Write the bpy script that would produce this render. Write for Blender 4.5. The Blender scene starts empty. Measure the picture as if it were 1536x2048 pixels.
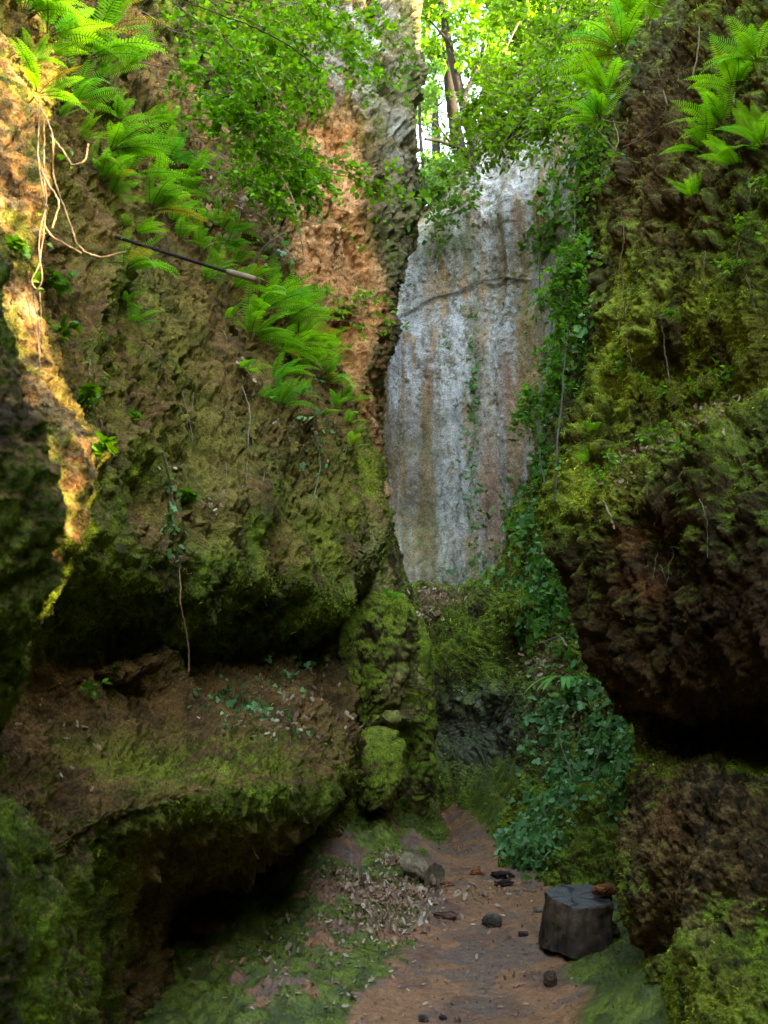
import bpy, math, random
import numpy as np
from mathutils import Vector, Matrix
from mathutils.bvhtree import BVHTree
random.seed(7); RNG = np.random.default_rng(7)
S = bpy.context.scene
COL = S.collection
R_ = math.radians
# ------------------------------------------------------------------ camera model
F = 1991.0; PITCH = R_(12.2); CAM = np.array([0.0, 0.0, 1.6])
SUN_DIR = (0.90, -0.38, 0.40); KY = .38/.90; KZ = .40/.90
CT, ST = math.cos(PITCH), math.sin(PITCH)
def P(px, py, Y):
    a = (px-768.0)/F; u = (1024.0-py)/F
    dy = CT-ST*u; dz = ST+CT*u; k = Y/dy
    return np.array([a*k, Y, 1.6+dz*k])
def proj(w):
    d = w-CAM
    fwd = d[..., 1]*CT+d[..., 2]*ST; up = -d[..., 1]*ST+d[..., 2]*CT
    f = np.maximum(fwd, 1e-3)
    px = 768+F*d[..., 0]/f; py = 1024-F*up/f
    bad = fwd < 0.3
    return np.where(bad, -9999, px), np.where(bad, -9999, py), fwd
# ------------------------------------------------------------------ noise
def _h(ix, iy, iz, s):
    h = (ix.astype(np.uint32)*np.uint32(374761393) + iy.astype(np.uint32)*np.uint32(668265263)
         + iz.astype(np.uint32)*np.uint32(2147483647) + np.uint32((s*1274126177) & 0xffffffff))
    h ^= h >> np.uint32(13); h *= np.uint32(1274126177); h ^= h >> np.uint32(16); h *= np.uint32(2246822519); h ^= h >> np.uint32(13)
    return h
def vnoise(p, s=0):
    i = np.floor(p).astype(np.int64); f = p-i; f = f*f*f*(f*(f*6-15)+10)
    x0, y0, z0 = i[..., 0], i[..., 1], i[..., 2]
    out = 0
    for dx in (0, 1):
        wx = f[..., 0] if dx else 1-f[..., 0]
        for dy in (0, 1):
            wy = f[..., 1] if dy else 1-f[..., 1]
            for dz in (0, 1):
                wz = f[..., 2] if dz else 1-f[..., 2]
                out = out + wx*wy*wz*(_h(x0+dx, y0+dy, z0+dz, s)/4294967295.0)
    return out*2-1
def fbm(p, sc, octv=4, s=0, rough=0.5, str_=(1, 1, 1)):
    p = p*np.array(str_)*sc; a = 1.0; t = 0; n = 0
    for k in range(octv):
        t = t+a*vnoise(p+k*17.3, s+k); n += a; a *= rough
        p = p[..., [1, 2, 0]]*2.03 if False else p*2.03
    return t/n
def ridged(p, sc, octv=4, s=0, str_=(1, 1, 1)):
    p = p*np.array(str_)*sc; a = 1.0; t = 0; n = 0
    for k in range(octv):
        t = t+a*(1-2*np.abs(vnoise(p+k*11.7, s+k))); n += a; a *= 0.5; p = p*2.1
    return t/n
def worley(p, sc, s=0, str_=(1, 1, 1)):
    p = p*np.array(str_)*sc
    i = np.floor(p).astype(np.int64); best = np.full(p.shape[:-1], 9.0)
    for dx in (-1, 0, 1):
        for dy in (-1, 0, 1):
            for dz in (-1, 0, 1):
                c0, c1, c2 = i[..., 0]+dx, i[..., 1]+dy, i[..., 2]+dz
                fx = _h(c0, c1, c2, s)/4294967295.0; fy = _h(c0, c1, c2, s+1)/4294967295.0; fz = _h(c0, c1, c2, s+2)/4294967295.0
                d = (c0+fx-p[..., 0])**2+(c1+fy-p[..., 1])**2+(c2+fz-p[..., 2])**2
                best = np.minimum(best, d)
    return np.sqrt(best)
def sst(a, b, x):
    t = np.clip((x-a)/(b-a), 0, 1); return t*t*(3-2*t)
def mix(a, b, t):
    return a*(1-t[..., None])+np.asarray(b)*t[..., None]
def gz(px, py, cx, cy, rx, ry, rot=0):
    """soft zone in photo pixels"""
    c, s = math.cos(R_(rot)), math.sin(R_(rot)); dx = px-cx; dy = py-cy
    a = (dx*c+dy*s)/rx; b = (-dx*s+dy*c)/ry
    return np.exp(-(a*a+b*b))
# ------------------------------------------------------------------ mesh helpers
def tag(o, label=None, cat=None, group=None, kind=None):
    if label: o['label'] = label
    if cat: o['category'] = cat
    if group: o['group'] = group
    if kind: o['kind'] = kind
    return o
def mesh_np(name, v, faces, mat, col=None, smooth=True, parent=None, data_only=False):
    v = np.ascontiguousarray(v, np.float32).reshape(-1, 3); faces = np.ascontiguousarray(faces, np.int32)
    m = bpy.data.meshes.new(name); k = faces.shape[1]; n = len(faces)
    m.vertices.add(len(v)); m.vertices.foreach_set('co', v.ravel())
    m.loops.add(n*k); m.loops.foreach_set('vertex_index', faces.ravel())
    m.polygons.add(n); m.polygons.foreach_set('loop_start', np.arange(0, n*k, k, dtype=np.int32))
    try: m.polygons.foreach_set('loop_total', np.full(n, k, np.int32))
    except Exception: pass
    m.update(calc_edges=True)
    if smooth: m.polygons.foreach_set('use_smooth', np.ones(n, bool))
    if col is not None:
        c = np.ones((len(v), 4), np.float32); c[:, :3] = np.asarray(col).reshape(-1, 3)
        a = m.color_attributes.new('col', 'FLOAT_COLOR', 'POINT'); a.data.foreach_set('color', c.ravel())
    m.materials.append(mat)
    if data_only: return m
    o = bpy.data.objects.new(name, m); COL.objects.link(o)
    if parent: o.parent = parent
    return o
def grid_faces(nr, nc):
    i = np.arange(nr*nc).reshape(nr, nc)
    return np.stack([i[:-1, :-1], i[:-1, 1:], i[1:, 1:], i[1:, :-1]], -1).reshape(-1, 4)
def cr(c, t, ax=0):
    """catmull-rom of control array along axis 0 at parameters t"""
    n = len(c); i = np.clip(np.floor(t).astype(int), 0, n-2); f = (t-i)
    cc = np.concatenate([[2*c[0]-c[1]], c, [2*c[-1]-c[-2]]])
    p0, p1, p2, p3 = cc[i], cc[i+1], cc[i+2], cc[i+3]
    f = f.reshape((-1,)+(1,)*(c.ndim-1)); ten = 0.42
    m1 = (p2-p0)*ten; m2 = (p3-p1)*ten
    return (2*f**3-3*f**2+1)*p1+(f**3-2*f**2+f)*m1+(-2*f**3+3*f**2)*p2+(f**3-f**2)*m2
def params(ctrl, axis, step, lo=3, hi=400):
    """sample parameters along an axis so that neighbours are about step photo pixels apart where they are in frame"""
    px, py, d = proj(ctrl); t = [0.0]
    n = ctrl.shape[axis]
    for k in range(n-1):
        a = np.take(ctrl, k, axis); b = np.take(ctrl, k+1, axis)
        ax_, ay_, _ = proj(a); bx_, by_, _ = proj(b)
        inn = ((ax_ > -250) & (ax_ < 1790) & (ay_ > -250) & (ay_ < 2300)) | ((bx_ > -250) & (bx_ < 1790) & (by_ > -250) & (by_ < 2300))
        L = np.hypot(ax_-bx_, ay_-by_); W = np.linalg.norm(a-b, axis=-1)
        L = np.minimum(L, W*F/np.maximum(3.0, np.minimum(a[..., 1], b[..., 1])))
        L2 = W*F/np.maximum(3.5, np.minimum(a[..., 1], b[..., 1]))*0.55
        L = np.maximum(L, L2)
        m = int(np.clip((np.where(inn, L, L*.22).max())/step, lo, hi))
        t += list(k+(np.arange(m)+1)/m)
    return np.array(t)
def normals(g):
    du = np.gradient(g, axis=0); dv = np.gradient(g, axis=1)
    n = np.cross(du, dv); return n/np.maximum(np.linalg.norm(n, axis=-1, keepdims=True), 1e-9)
ROCKS = {}
STEPK = 1.3
def rock(name, ctrl, disp, colf, mat, step=2.0, flip=False, bumps=(), kind='structure', label=None, cat='cliff'):
    c = np.array(ctrl, float)
    tr = params(c, 0, step*STEPK); tc = params(c, 1, step*STEPK)
    g = cr(c, tr); g = cr(g.transpose(1, 0, 2), tc).transpose(1, 0, 2)
    n = normals(g)
    if flip: n = -n
    px, py, d = proj(g)
    for (bx, by, rx, ry, amt, *rot) in bumps:
        w = gz(px, py, bx, by, rx, ry, rot[0] if rot else 0)
        g = g+n*(amt*w)[..., None]
    n = normals(g)
    if flip: n = -n
    g2 = disp(g, n, px, py)
    n2 = normals(g2)
    if flip: n2 = -n2
    if name == 'right_boulder':   # notch added in the rim, out of view, to let the sunbeam in
        yc = 4.45-KY*(g2[..., 0]+1.5); g2[..., 2] = np.minimum(g2[..., 2], 2.1+KZ*(g2[..., 0]+1.5)+np.maximum(np.abs(g2[..., 1]-yc)-.45, 0)/.25*2.2)
    px, py, d = proj(g2)
    col = colf(g2, n2, px, py, n)
    f = grid_faces(*g2.shape[:2])
    if flip: f = f[:, ::-1]
    print('ROCK', name, g2.shape[:2], g2.shape[0]*g2.shape[1])
    o = mesh_np(name, g2, f, mat, col)
    tag(o, label, cat, None, kind)
    ROCKS[name] = dict(g=g2, n=n2, px=px, py=py, d=d, col=col)
    return o
def G(rows):
    return [[P(*q) if len(q) == 3 else np.array(q[:3], float) for q in r] for r in rows]
# ------------------------------------------------------------------ materials
def nt(name):
    m = bpy.data.materials.new(name); m.use_nodes = True; t = m.node_tree; t.nodes.clear(); return m, t
def rock_mat(name, bump=0.5, rough=0.9, fine=70.0, var=0.55, spec=0.15):
    m, t = nt(name); N = t.nodes.new; L = t.links.new
    out = N('ShaderNodeOutputMaterial'); b = N('ShaderNodeBsdfPrincipled'); L(b.outputs[0], out.inputs[0])
    at = N('ShaderNodeAttribute'); at.attribute_name = 'col'
    tc = N('ShaderNodeNewGeometry')
    n1 = N('ShaderNodeTexNoise'); n1.inputs['Scale'].default_value = fine; n1.inputs['Detail'].default_value = 5; n1.inputs['Roughness'].default_value = 0.7
    n2 = N('ShaderNodeTexNoise'); n2.inputs['Scale'].default_value = fine*0.22; n2.inputs['Detail'].default_value = 6; n2.inputs['Roughness'].default_value = 0.65
    for q in (n1, n2): L(tc.outputs['Position'], q.inputs['Vector'])
    r = N('ShaderNodeMapRange'); r.inputs['From Min'].default_value = 0.3; r.inputs['From Max'].default_value = 0.7
    r.inputs['To Min'].default_value = 1-var; r.inputs['To Max'].default_value = 1+var; L(n1.outputs['Fac'], r.inputs['Value'])
    r2 = N('ShaderNodeMapRange'); r2.inputs['From Min'].default_value = 0.3; r2.inputs['From Max'].default_value = 0.7
    r2.inputs['To Min'].default_value = 1-var*.7; r2.inputs['To Max'].default_value = 1+var*.7; L(n2.outputs['Fac'], r2.inputs['Value'])
    mu = N('ShaderNodeMath'); mu.operation = 'MULTIPLY'; L(r.outputs[0], mu.inputs[0]); L(r2.outputs[0], mu.inputs[1])
    vm = N('ShaderNodeVectorMath'); vm.operation = 'SCALE'; L(at.outputs['Color'], vm.inputs[0]); L(mu.outputs[0], vm.inputs['Scale'])
    L(vm.outputs[0], b.inputs['Base Color'])
    b.inputs['Roughness'].default_value = rough; b.inputs['Specular IOR Level'].default_value = spec
    bp = N('ShaderNodeBump'); bp.inputs['Strength'].default_value = bump; bp.inputs['Distance'].default_value = 0.02
    ad = N('ShaderNodeMath'); ad.operation = 'MULTIPLY_ADD'; L(n2.outputs['Fac'], ad.inputs[0]); ad.inputs[1].default_value = 2.0; L(n1.outputs['Fac'], ad.inputs[2])
    L(ad.outputs[0], bp.inputs['Height']); L(bp.outputs[0], b.inputs['Normal'])
    return m
def leaf_mat(name, rough=0.5, trans=0.52, spec=0.3, var=0.25, tint=(1.08, 1.12, 0.5)):
    m, t = nt(name); N = t.nodes.new; L = t.links.new
    out = N('ShaderNodeOutputMaterial'); b = N('ShaderNodeBsdfPrincipled'); mx = N('ShaderNodeMixShader'); tr = N('ShaderNodeBsdfTranslucent')
    at = N('ShaderNodeAttribute'); at.attribute_name = 'col'
    ge = N('ShaderNodeNewGeometry'); ns = N('ShaderNodeTexNoise'); ns.inputs['Scale'].default_value = 9; ns.inputs['Detail'].default_value = 3; L(ge.outputs['Position'], ns.inputs['Vector'])
    r = N('ShaderNodeMapRange'); r.inputs['From Min'].default_value = .3; r.inputs['From Max'].default_value = .7; r.inputs['To Min'].default_value = 1-var; r.inputs['To Max'].default_value = 1+var
    L(ns.outputs['Fac'], r.inputs['Value'])
    vm = N('ShaderNodeVectorMath'); vm.operation = 'SCALE'; L(at.outputs['Color'], vm.inputs[0]); L(r.outputs[0], vm.inputs['Scale'])
    L(vm.outputs[0], b.inputs['Base Color'])
    v2 = N('ShaderNodeVectorMath'); v2.operation = 'MULTIPLY'; L(vm.outputs[0], v2.inputs[0]); v2.inputs[1].default_value = tint; L(v2.outputs[0], tr.inputs['Color'])
    b.inputs['Roughness'].default_value = rough; b.inputs['Specular IOR Level'].default_value = spec
    mx.inputs[0].default_value = trans; L(b.outputs[0], mx.inputs[1]); L(tr.outputs[0], mx.inputs[2]); L(mx.outputs[0], out.inputs[0])
    return m
M_ROCK = rock_mat('mossy_tuff', 0.9, 0.95, 70, 0.75)
M_GREY = rock_mat('pale_tuff', 0.7, 0.9, 34, 0.6)
M_SOIL = rock_mat('damp_soil', 0.5, 0.5, 80, 0.5, 0.4)
M_WOOD = rock_mat('old_wood', 0.4, 0.8, 60, 0.4)
M_LEAF = leaf_mat('green_leaf')
M_FERN = leaf_mat('fern_leaf', 0.45, 0.45)
M_DRY = leaf_mat('dry_leaf', 0.8, 0.15, 0.2, 0.3, (1, .9, .8))
M_MOSS = leaf_mat('moss_tuft', 0.95, 0.3, 0.05, 0.4, (1.1, 1.1, .7))
# palette (linear base colours)
MOSS_B = (0.160, 0.225, 0.018); MOSS_M = (0.068, 0.095, 0.012); MOSS_D = (0.030, 0.036, 0.008)
BROWN = (0.12, 0.066, 0.017); BROWN_D = (0.034, 0.020, 0.007); OCHRE = (0.26, 0.17, 0.07); ORANGE = (0.40, 0.185, 0.075)
GREY = (0.40, 0.41, 0.41); GREYG = (0.16, 0.17, 0.11); PINKB = (0.26, 0.17, 0.13)
# ------------------------------------------------------------------ displacement recipes
def d_moss(big=0.12, mid=0.06, fine=0.03, pit=0.03, stretch=0.45, seed=0, amp=None):
    def f(g, n, px, py):
        am = 1.0 if amp is None else amp(px, py)
        b = fbm(g, 1.1, 3, seed)*big
        m = ridged(g, 3.0, 3, seed+20, (1, 1, stretch))*mid
        warp = g+0.12*np.stack([fbm(g, 3, 2, seed+k) for k in (61, 62, 63)], -1)
        sa = (1, 1, stretch)
        bil = lambda q, sc, s_: (np.abs(vnoise(q*np.array(sa)*sc, s_))*2.4-.6)
        gt = sst(-.5, .3, fbm(g, 2.3, 2, seed+33))
        cl = (bil(warp, 7, seed+30)*.9+bil(warp, 15, seed+31)*.55+bil(g+.3, 31, seed+32)*.32)*fine*(.45+.8*gt)
        ff = fbm(g, 60, 2, seed+40, 0.6, (1, 1, 0.7))*fine*0.42
        w = worley(g, 7, seed+50, (1, 1, 0.8)); gate = sst(0.0, .4, fbm(g, 1.7, 2, seed+55))
        pt = -pit*sst(0.38, 0.12, w)*gate-pit*.55*sst(.40, .15, worley(warp, 17, seed+52, (1, 1, .7)))*sst(-.2, .3, fbm(g, 2.9, 2, seed+56))
        return g+n*(b+m*am+cl*am+ff+pt*(2.2-1.2*am))[..., None]
    return f
def base_cols(g, n, seed, mossy=0.0, bright=0.0, rockc=BROWN):
    """moss where it is upright-facing or in patches, brown tuff elsewhere"""
    a = fbm(g, 1.3, 4, seed+1); b = fbm(g, 6, 4, seed+2, 0.6, (1, 1, .4)); c = fbm(g, 25, 3, seed+3, .6)
    up = n[..., 2]
    m = sst(-0.25, 0.25, a*0.8+b*0.6+up*0.8+mossy)
    col = mix(np.broadcast_to(np.array(BROWN_D), g.shape), rockc, sst(-.3, .4, b+c*.5))
    col = mix(col, OCHRE, 0.5*sst(.05, .45, c+a*.5))
    mm = mix(np.broadcast_to(np.array(MOSS_D), g.shape), MOSS_M, sst(-.35, .1, b+.4*c+bright))
    mm = mix(mm, MOSS_B, sst(0.0, .6, b*.6+c*.5+up*.35+bright-.1+a*.3))
    col = col*(1-m[..., None])+mm*m[..., None]
    return col, m
# ================================================================== ROCK MASSES
exec_rocks = True
# ---- left main wall
C1 = []
cols = [
 # each column: list of 12 (px,py,Y) rim -> ground, cross-section at about one depth
 [(-3.3,-16,10,0),(-3.0,-16,9,0),(-2.4,-16,8,0),(-2.0,-16,5,0),(-1.7,-16,3,0),(-1.8,-16,2.6,0),(-2.3,-16,2.1,0),(-2.2,-16,1.8,0),(-1.5,-16,1.3,0),(-1.4,-16,1,0),(-1.6,-16,.5,0),(-1.7,-16,-.4,0)],
 [(-3.6,0,9.5,0),(-3.3,0,8.5,0),(-2.6,0,7,0),(-2.2,0,4.6,0),(-1.8,0,3.0,0),(-1.9,0,2.6,0),(-2.4,0,2.1,0),(-2.3,0,1.8,0),(-1.7,0,1.2,0),(-1.5,0,1,0),(-1.7,0,.5,0),(-1.8,0,-.4,0)],
 [(-3.5,3.3,9.5,0),(-3.2,3.3,8,0),(-2.6,3.2,6,0),(-2.25,3.2,4.2,0),(-1.8,3.2,2.7,0),(-1.85,3.2,2.3,0),(-2.1,3.2,2.0,0),(-1.9,3.2,1.8,0),(-1.5,3.2,1.2,0),(-1.25,3.2,.8,0),(-1.3,3.2,.3,0),(-1.35,3.2,-.5,0)],
 [(-160,-620,5.4),(-90,-300,4.9),(-20,100,4.7),(40,560,4.7),(135,950,4.5),(130,1130,4.6),(60,1290,4.9),(50,1370,4.8),(90,1530,4.3),(165,1700,4.1),(150,1880,4.2),(130,2120,4.2)],
 [(-40,-620,6.8),(30,-300,6.2),(90,100,5.7),(150,560,5.5),(245,960,5.3),(250,1130,5.4),(180,1270,5.85),(150,1340,5.75),(160,1530,4.75),(232,1640,4.5),(215,1850,4.95),(190,2110,5.1)],
 [(90,-560,8.2),(130,-260,7.6),(190,120,7.0),(250,560,6.6),(355,1010,6.15),(360,1170,6.3),(280,1295,6.85),(260,1345,6.7),(300,1500,5.5),(370,1610,5.2),(310,1800,6.3),(300,2010,6.2)],
 [(200,-260,9.6),(240,60,8.8),(300,360,8.1),(370,680,7.7),(480,1070,7.15),(475,1205,7.35),(410,1305,7.95),(390,1345,7.8),(430,1470,6.6),(520,1580,6.2),(430,1780,7.6),(400,1900,7.6)],
 [(360,60,11),(410,300,9.9),(460,520,9.2),(510,760,8.7),(600,1110,8.15),(590,1220,8.4),(530,1300,9.0),(515,1337,8.85),(560,1440,7.6),(630,1560,7.2),(560,1720,8.6),(530,1830,8.6)],
 [(530,380,12),(560,560,10.6),(590,700,10.0),(630,860,9.5),(685,1150,9.1),(670,1230,9.2),(610,1290,10.1),(600,1325,9.9),(640,1420,8.8),(700,1550,8.4),(670,1650,9.4),(640,1770,9.6)],
 [(660,700,12.3),(680,800,11.2),(720,870,10.8),(755,950,10.4),(765,1090,10.2),(735,1180,10.2),(700,1260,10.6),(690,1320,10.6),(705,1420,10),(722,1530,9.7),(705,1640,10.0),(700,1730,10.3)],
 [(690,760,13.5),(735,840,12.2),(770,900,11.6),(786,980,11.2),(782,1090,11.0),(750,1180,11.0),(720,1260,11.2),(715,1320,11.2),(722,1420,10.9),(735,1530,10.6),(722,1640,10.8),(715,1700,11.2)],
 [(640,760,14.5),(690,850,13.8),(710,900,13.4),(720,980,13),(720,1090,12.8),(700,1180,12.7),(680,1260,12.7),(680,1320,12.6),(680,1420,12.4),(690,1530,12.3),(690,1640,12.3),(690,1720,12.4)],
]
ctrl = np.array(G(cols)).transpose(1, 0, 2)
def col_left(g, n, px, py, n0):
    col, m = base_cols(g, n, 3, 0.28+.2*gz(px, py, 450, 900, 200, 260), .22, (0.105, 0.055, 0.016))
    # ledge with brown soil, bare underside
    soil = np.clip(1.1*gz(px, py, 160, 1410, 170, 80, 12)+0.9*gz(px, py, 600, 1440, 120, 60, 40)+.9*gz(px,py,350,1400,200,60,8), 0, 1)*sst(-.35, .15, fbm(g, 4, 3, 91))
    col = mix(col, (0.30, 0.155, 0.038), soil)
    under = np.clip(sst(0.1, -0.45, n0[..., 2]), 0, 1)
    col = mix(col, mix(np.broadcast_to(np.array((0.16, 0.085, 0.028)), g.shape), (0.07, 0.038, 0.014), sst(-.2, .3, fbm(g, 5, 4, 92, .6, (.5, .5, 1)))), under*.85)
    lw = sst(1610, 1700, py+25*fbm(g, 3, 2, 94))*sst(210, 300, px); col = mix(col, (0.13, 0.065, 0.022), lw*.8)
    lich = gz(px, py, 745, 1110, 30, 60)+gz(px, py, 740, 1175, 40, 18)
    col = mix(col, (0.22, 0.19, 0.08), np.clip(lich, 0, 1)*.7)
    gr = np.clip(gz(px, py, 730, 950, 50, 90)+gz(px, py, 420, 900, 120, 200)*.3+gz(px,py,60,1850,90,180)*.8+gz(px,py,400,1530,280,60)*1.1+gz(px,py,640,1100,110,90)*.7+gz(px,py,250,750,120,250)*.4, 0, 1)
    col = mix(col, (0.20, 0.25, 0.018), gr*m*.7)
    return col
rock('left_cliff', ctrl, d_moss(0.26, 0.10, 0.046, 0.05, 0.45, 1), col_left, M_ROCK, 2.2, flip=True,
     bumps=[(250,1350,90,30,-.2),(560,1640,140,50,-.15,-30),(690,1600,30,60,.1),(760,960,25,90,.15),(330,1010,60,120,.12,20),(480,900,30,200,-.12,-15),(200,620,25,260,-.12),(560,1080,40,90,.12,10)],
     label='undercut brown rock wall hung with moss above the long mossy ledge', cat='cliff')
# ---- near sunlit rib on the left
def lobe(rows, depth_back=2.0, near=(-1.2, -.5)):
    """a wall lobe that comes from behind the camera's left edge, reaches its outline at (px,py,Y) and turns away"""
    out = []
    for (px, py, Y) in rows:
        e = P(px, py, Y); a = e+np.array([-1.6, -2.6, 0]); b = e+np.array([-0.75, -1.1, 0]); c = e+np.array([-0.26, -0.36, 0]); c2 = e+np.array([-0.06, -0.12, 0])
        d = e+np.array([-0.10, 0.14, 0]); f = e+np.array([-.5, .45, 0]); h = e+np.array([-1.5, .8, 0])
        out.append([a, b, c, c2, e, d, f, h])
    return out
def col_rib(g, n, px, py, n0):
    col, m = base_cols(g, n, 33, -.12, 0.1, (0.34, 0.16, 0.055))
    o = mix(np.broadcast_to(np.array((0.20, 0.105, 0.035)), g.shape), (0.28, 0.19, 0.085), sst(-.2, .4, fbm(g, 9, 4, 44, .6)))
    mm = sst(-.05, .3, fbm(g, 5, 4, 47, .6)); pit = sst(-.25, -.5, fbm(g, 22, 3, 48, .6))
    o = mix(o, (0.12, 0.13, 0.02), mm*.9); o = mix(o, (0.04, 0.02, 0.01), pit)
    k = sst(1080, 980, py+40*fbm(g, 4, 3, 49))
    return col*(1-k[..., None])+o*k[..., None]
rib = lobe([(-60,-500,5.4),(-20,-150,5.2),(5,60,5.0),(70,250,4.8),(98,400,4.6),(70,545,4.5),(98,660,4.4),(92,760,4.3),(160,850,4.2),(176,950,4.2),(165,1060,4.2),(120,1160,4.3),(60,1280,4.6),(0,1400,5.0)])
rock('left_rib', rib, d_moss(0.07, 0.05, 0.03, 0.03, 0.6, 11), col_rib, M_ROCK, 2.2, flip=True,
     label='orange tuff rib lit by the sun at the left edge', cat='rock')
near = lobe([(-160,200,3.4),(-80,420,3.3),(-8,520,3.2),(20,640,3.1),(45,780,3.05),(72,900,3.0),(98,1040,3.0),(90,1150,3.05),(82,1260,3.1),(62,1380,3.2),(30,1470,3.3),(20,1560,3.35),(-40,1700,3.5)])
def col_near(g, n, px, py, n0):
    col, m = base_cols(g, n, 63, .12, 0.0); return col
rock('near_rock', near, d_moss(0.06, 0.05, 0.03, 0.02, .7, 21), col_near, M_ROCK, 2.4, flip=True,
     label='dark mossy rock bulge nearest the camera at the left edge', cat='rock')
low = lobe([(20,1560,3.9),(90,1640,3.8),(150,1720,3.75),(160,1850,3.7),(150,1980,3.7),(140,2120,3.7),(140,2400,3.7)])
low[0] = [q+np.array([-.5, .3, .1]) for q in low[0]]
rock('low_rock', low, d_moss(0.08, 0.05, 0.03, 0.02, .7, 25), lambda g, n, px, py, n0: base_cols(g, n, 68, .35, 0.22)[0], M_ROCK, 2.4, flip=True,
     label='bright green mossy rock swelling in the bottom left corner', cat='rock')
# ---- stack of mossy boulders behind the left wall
st_cols = [
 [(600,900,11.5),(600,1000,11.5),(600,1180,11.5),(600,1330,11.5),(600,1480,11.5),(600,1640,11.5),(600,1800,11.5)],
 [(690,1000,12),(700,1160,11.8),(690,1200,11.2),(690,1340,10.9),(690,1450,10.9),(690,1580,10.7),(680,1760,10.9)],
 [(740,980,12.2),(750,1150,11.6),(745,1200,11.0),(750,1330,10.7),(750,1440,10.9),(750,1570,10.6),(740,1740,10.8)],
 [(770,1000,12.6),(790,1130,12.0),(800,1220,11.4),(800,1340,11.1),(790,1450,11.2),(795,1560,10.9),(785,1700,11.1)],
 [(780,1040,13),(805,1150,12.6),(822,1240,12.1),(838,1340,11.9),(835,1450,11.7),(835,1550,11.6),(825,1690,11.7)],
 [(790,1080,13.6),(822,1180,13.2),(835,1250,12.8),(854,1340,12.5),(857,1450,12.4),(856,1560,12.3),(842,1670,12.4)],
 [(780,1080,15),(810,1180,14.6),(820,1250,14.2),(840,1340,14),(842,1450,13.9),(842,1560,13.7),(835,1660,13.7)],
 [(700,1080,16),(720,1180,16),(740,1250,16),(760,1340,16),(760,1450,16),(760,1560,16),(760,1660,16)],
]
def col_stack(g, n, px, py, n0):
    col, m = base_cols(g, n, 73, .22, 0.3, (0.26, 0.18, 0.07))
    pale = np.clip(gz(px, py, 790, 1380, 20, 70, 15)+gz(px, py, 770, 1450, 40, 18, -40)+gz(px, py, 720, 1170, 60, 20), 0, 1)
    col = mix(col, (0.42, 0.31, 0.12), pale*.8)
    return mix(col, (0.18, 0.23, 0.02), .6*m*sst(-.3, .2, fbm(g, 3, 2, 75)))
rock('boulder_stack', np.array(G(st_cols)).transpose(1, 0, 2), d_moss(0.10, 0.07, 0.035, 0.05, .6, 31), col_stack, M_ROCK, 2.0, flip=True,
     bumps=[(745,1300,42,95,.55,15),(750,1540,40,50,.5),(745,1450,60,20,-.4,-25),(803,1370,14,70,-.35,10),(735,1190,40,20,-.2),(835,1300,20,70,.2),(840,1500,14,110,.15),(795,1500,14,90,-.2)],
     label='pile of rounded mossy boulders at the end of the left wall', cat='rocks')
def boulder(name, px, py, Y, rx, ry, rz, tilt, seed, label):
    c = P(px, py, Y); la = np.linspace(.02, np.pi-.02, 9); lo = np.linspace(0, 2*np.pi, 17); ct, st = math.cos(tilt), math.sin(tilt)
    q = []
    for a in la:
        r_ = []
        for b in lo:
            e = np.array([math.sin(a)*math.cos(b), math.sin(a)*math.sin(b), math.cos(a)]); e = np.sign(e)*np.abs(e)**.85*np.array([rx, ry, rz])
            e = np.array([e[0]*ct+e[2]*st, e[1], -e[0]*st+e[2]*ct]); r_.append(c+e)
        q.append(r_)
    o = rock(name, q, d_moss(.10, .06, .032, .04, .6, seed), lambda g, n, px, py, n0: mix(col_stack(g, n, px, py, n0), (0.17, 0.22, 0.02), .5*sst(-.2, .5, n[..., 2])), M_ROCK, 2.0, flip=False, kind='thing', label=label, cat='boulder')
boulder('mossy_boulder', 748, 1312, 10.85, .41, .45, .74, .22, 131, 'tall moss covered boulder bulging at the end of the long ledge')
boulder('rounded_boulder', 748, 1535, 10.55, .29, .35, .36, -.1, 133, 'rounded green boulder low in the pile beside the path')
boulder('slanting_boulder', 822, 1430, 11.9, .22, .4, 1.15, .03, 135, 'upright mossy boulder closing the left side of the dark hollow')
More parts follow.
